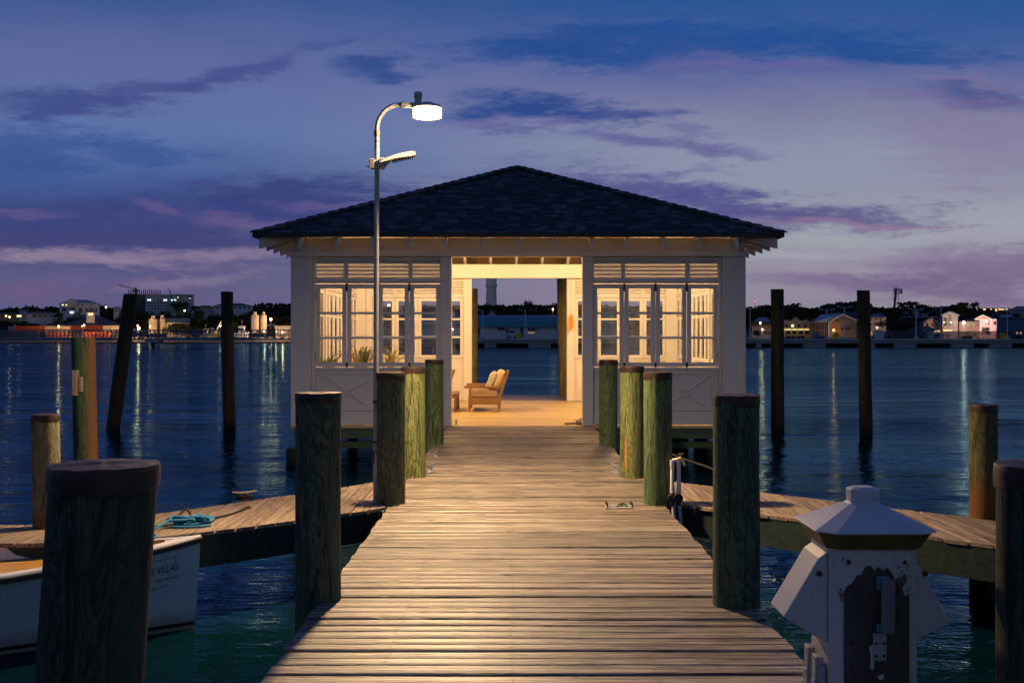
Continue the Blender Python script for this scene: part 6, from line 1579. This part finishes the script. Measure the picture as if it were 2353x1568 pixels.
# the broad casuarina-like tree near the quay
put(crown_tree(31, 8.5, 8.0, .7, 2600, .26), 2061, 728, 240, 92, 'big round dark tree standing on the quay left of the blue shed', 'c')
palms = [(403,692,520,30,'left palm of the pair below the apartment block'),(424,691,520,30,'right palm of the pair below the apartment block'),(447,699,515,28,'single palm right of the apartment block pair'),(115,702,575,26,'small palm left of the white mansion'),(135,716,500,26,'palm in front of the red-roofed office end'),
 (1826,692,318,30,'tall palm above the yellow building'),(1804,700,322,26,'shorter palm left of the tall one above the yellow building'),(1844,704,320,26,'palm between the yellow and the dark gabled building'),(1882,702,325,22,'palm above the pale blue metal roof'),(1908,694,330,28,'palm left of the double-headed lamp mast'),(2001,696,330,13,'small palm just right of the far right mooring pile'),
 (2073,690,330,34,'palm immediately right of the mobile phone mast'),(2097,689,330,34,'second palm right of the mobile phone mast'),(2111,695,328,26,'third and lowest palm right of the mobile phone mast'),(2194,695,318,30,'left palm above the brightest lamp'),(2214,691,318,36,'right palm above the brightest lamp'),(2240,690,322,24,'lone palm on a thin trunk above the hilltop hotel'),(2254,707,330,22,'palm low beside the hilltop hotel windows')]
for i, (x, yt, Y, w, lb) in enumerate(palms):
    put(protoP[i % 3], x, yt, Y, w, lb, 'p')

# ------------------------------------------------------------------ shore lamps (lit in the photograph)
def shore_lamp(label, x, y, Y, r, col, s, pole=True, zb_=None):
    X, Z = PX(x,Y), PZ(y,Y); th = thing('shore_lamp', label, 'street lamp', (X,Y,GZ if zb_ is None else zb_), 'lit lamps on the far shore')
    s = int(s*(1.4 if s > 950 else .6)); MB().sphere((X,Y,Z), r*1.05, 8, 6).build('bulb', emis('lamp_%s_%d' % (col, s), {'w': (1,.72,.48,1), 'y': (1,.50,.18,1), 'o': (1,.35,.08,1)}[col], s), th, smooth='all')
    q = MB(); q.tube([(X,Y+.25,GZ-.2),(X,Y+.25,Z-r*.2),(X,Y,Z+r+.06)], .06, 6); q.build('pole', cmat((.1,.1,.1)), th)
for a in [
 ('warm lamp over the beige container on the left quay', 134.8,749.7,453,.42,'y',900),('warm lamp over the dark red container on the left quay', 193.2,746.6,454,.30,'y',700),('small lamp just left of the one over the dark red container', 188.8,748.8,455,.18,'y',600),
 ('brightest warm lamp on the left, beside the leaning mooring pile', 318.9,754,452,.55,'y',1500),('smaller lamp just above the brightest warm lamp on the left', 316.5,747.5,456,.3,'y',900),
 ('bright lamp right of the silos', 622,733,470,.5,'y',700),('small lamp near the pavilion wall, left of its pair', 634,761,452,.28,'y',1000),('larger lamp near the pavilion wall, right of its pair', 649.5,763,452,.42,'y',1100),('white lamp at the foot of the silos', 607.7,760,452,.32,'w',1300),
 ('small lamp above the right pile cap of the blue walkway', 344.5,749,456,.2,'y',500),('yellow lamp far left in front of the lit house', 22,727.8,500,.35,'y',120),('lower yellow lamp at the far left', 44,725.6,498,.2,'y',120),('white lamp among trees right of the white mansion', 243.6,705.3,540,.35,'w',120),
 ('lamp at the foot of the palm pair', 424,713.4,512,.3,'y',120),('lamp by the thin pale crane boom', 506,748,468,.3,'w',200),
 ('lamp visible through the third front window', 893,702,440,.5,'w',350),('left lamp of the pair visible through the fourth front window', 955,756,453,.25,'w',500),('right lamp of the pair visible through the fourth front window', 970,755,453,.25,'w',500),('lamp visible through the small window left of the rear doorway', 1040,756,230,.14,'w',160),
 ('white light among the trees right in the rear doorway', 1270,710,290,.2,'w',250),
 ('warm lamp above the small white house', 1746.4,741.6,290,.22,'y',350),('warm lamp low before the small white house', 1751,756.4,280,.2,'y',500),('orange lamp on the dark gabled building', 1914.8,758,286,.22,'o',250),
 ('warm lamp on the beige three-storey building', 2014.6,751.8,300,.22,'y',350),('dazzling white lamp between the glazed house and the pink portico house', 2213.6,740.6,272,.34,'w',1900),('left small lamp in front of the glazed house', 2168,740,286,.12,'y',60),('right small lamp in front of the glazed house', 2183.7,740,286,.13,'y',80)]:
    shore_lamp(*a)
# portico flood lamp inside the pink house porch
X, Y = PX(2265,284.2), 284.2
th = thing('porch_lamp', 'porch lamp glowing under the pediment of the pink house', 'lamp', (X,Y,PZ(736,Y)))
MB().sphere((X,Y,PZ(737,Y)), .18, 8, 6).build('bulb', emis('porch_light', (1,.9,.72,1), 620), th, smooth='all')
MB().tube([(X,Y,PZ(737,Y)+.15),(X,Y,PZ(733.2,Y))], .03, 6).build('stem', cmat((.1,.1,.1)), th)
X, Y = PX(1830,298.9), 298.9
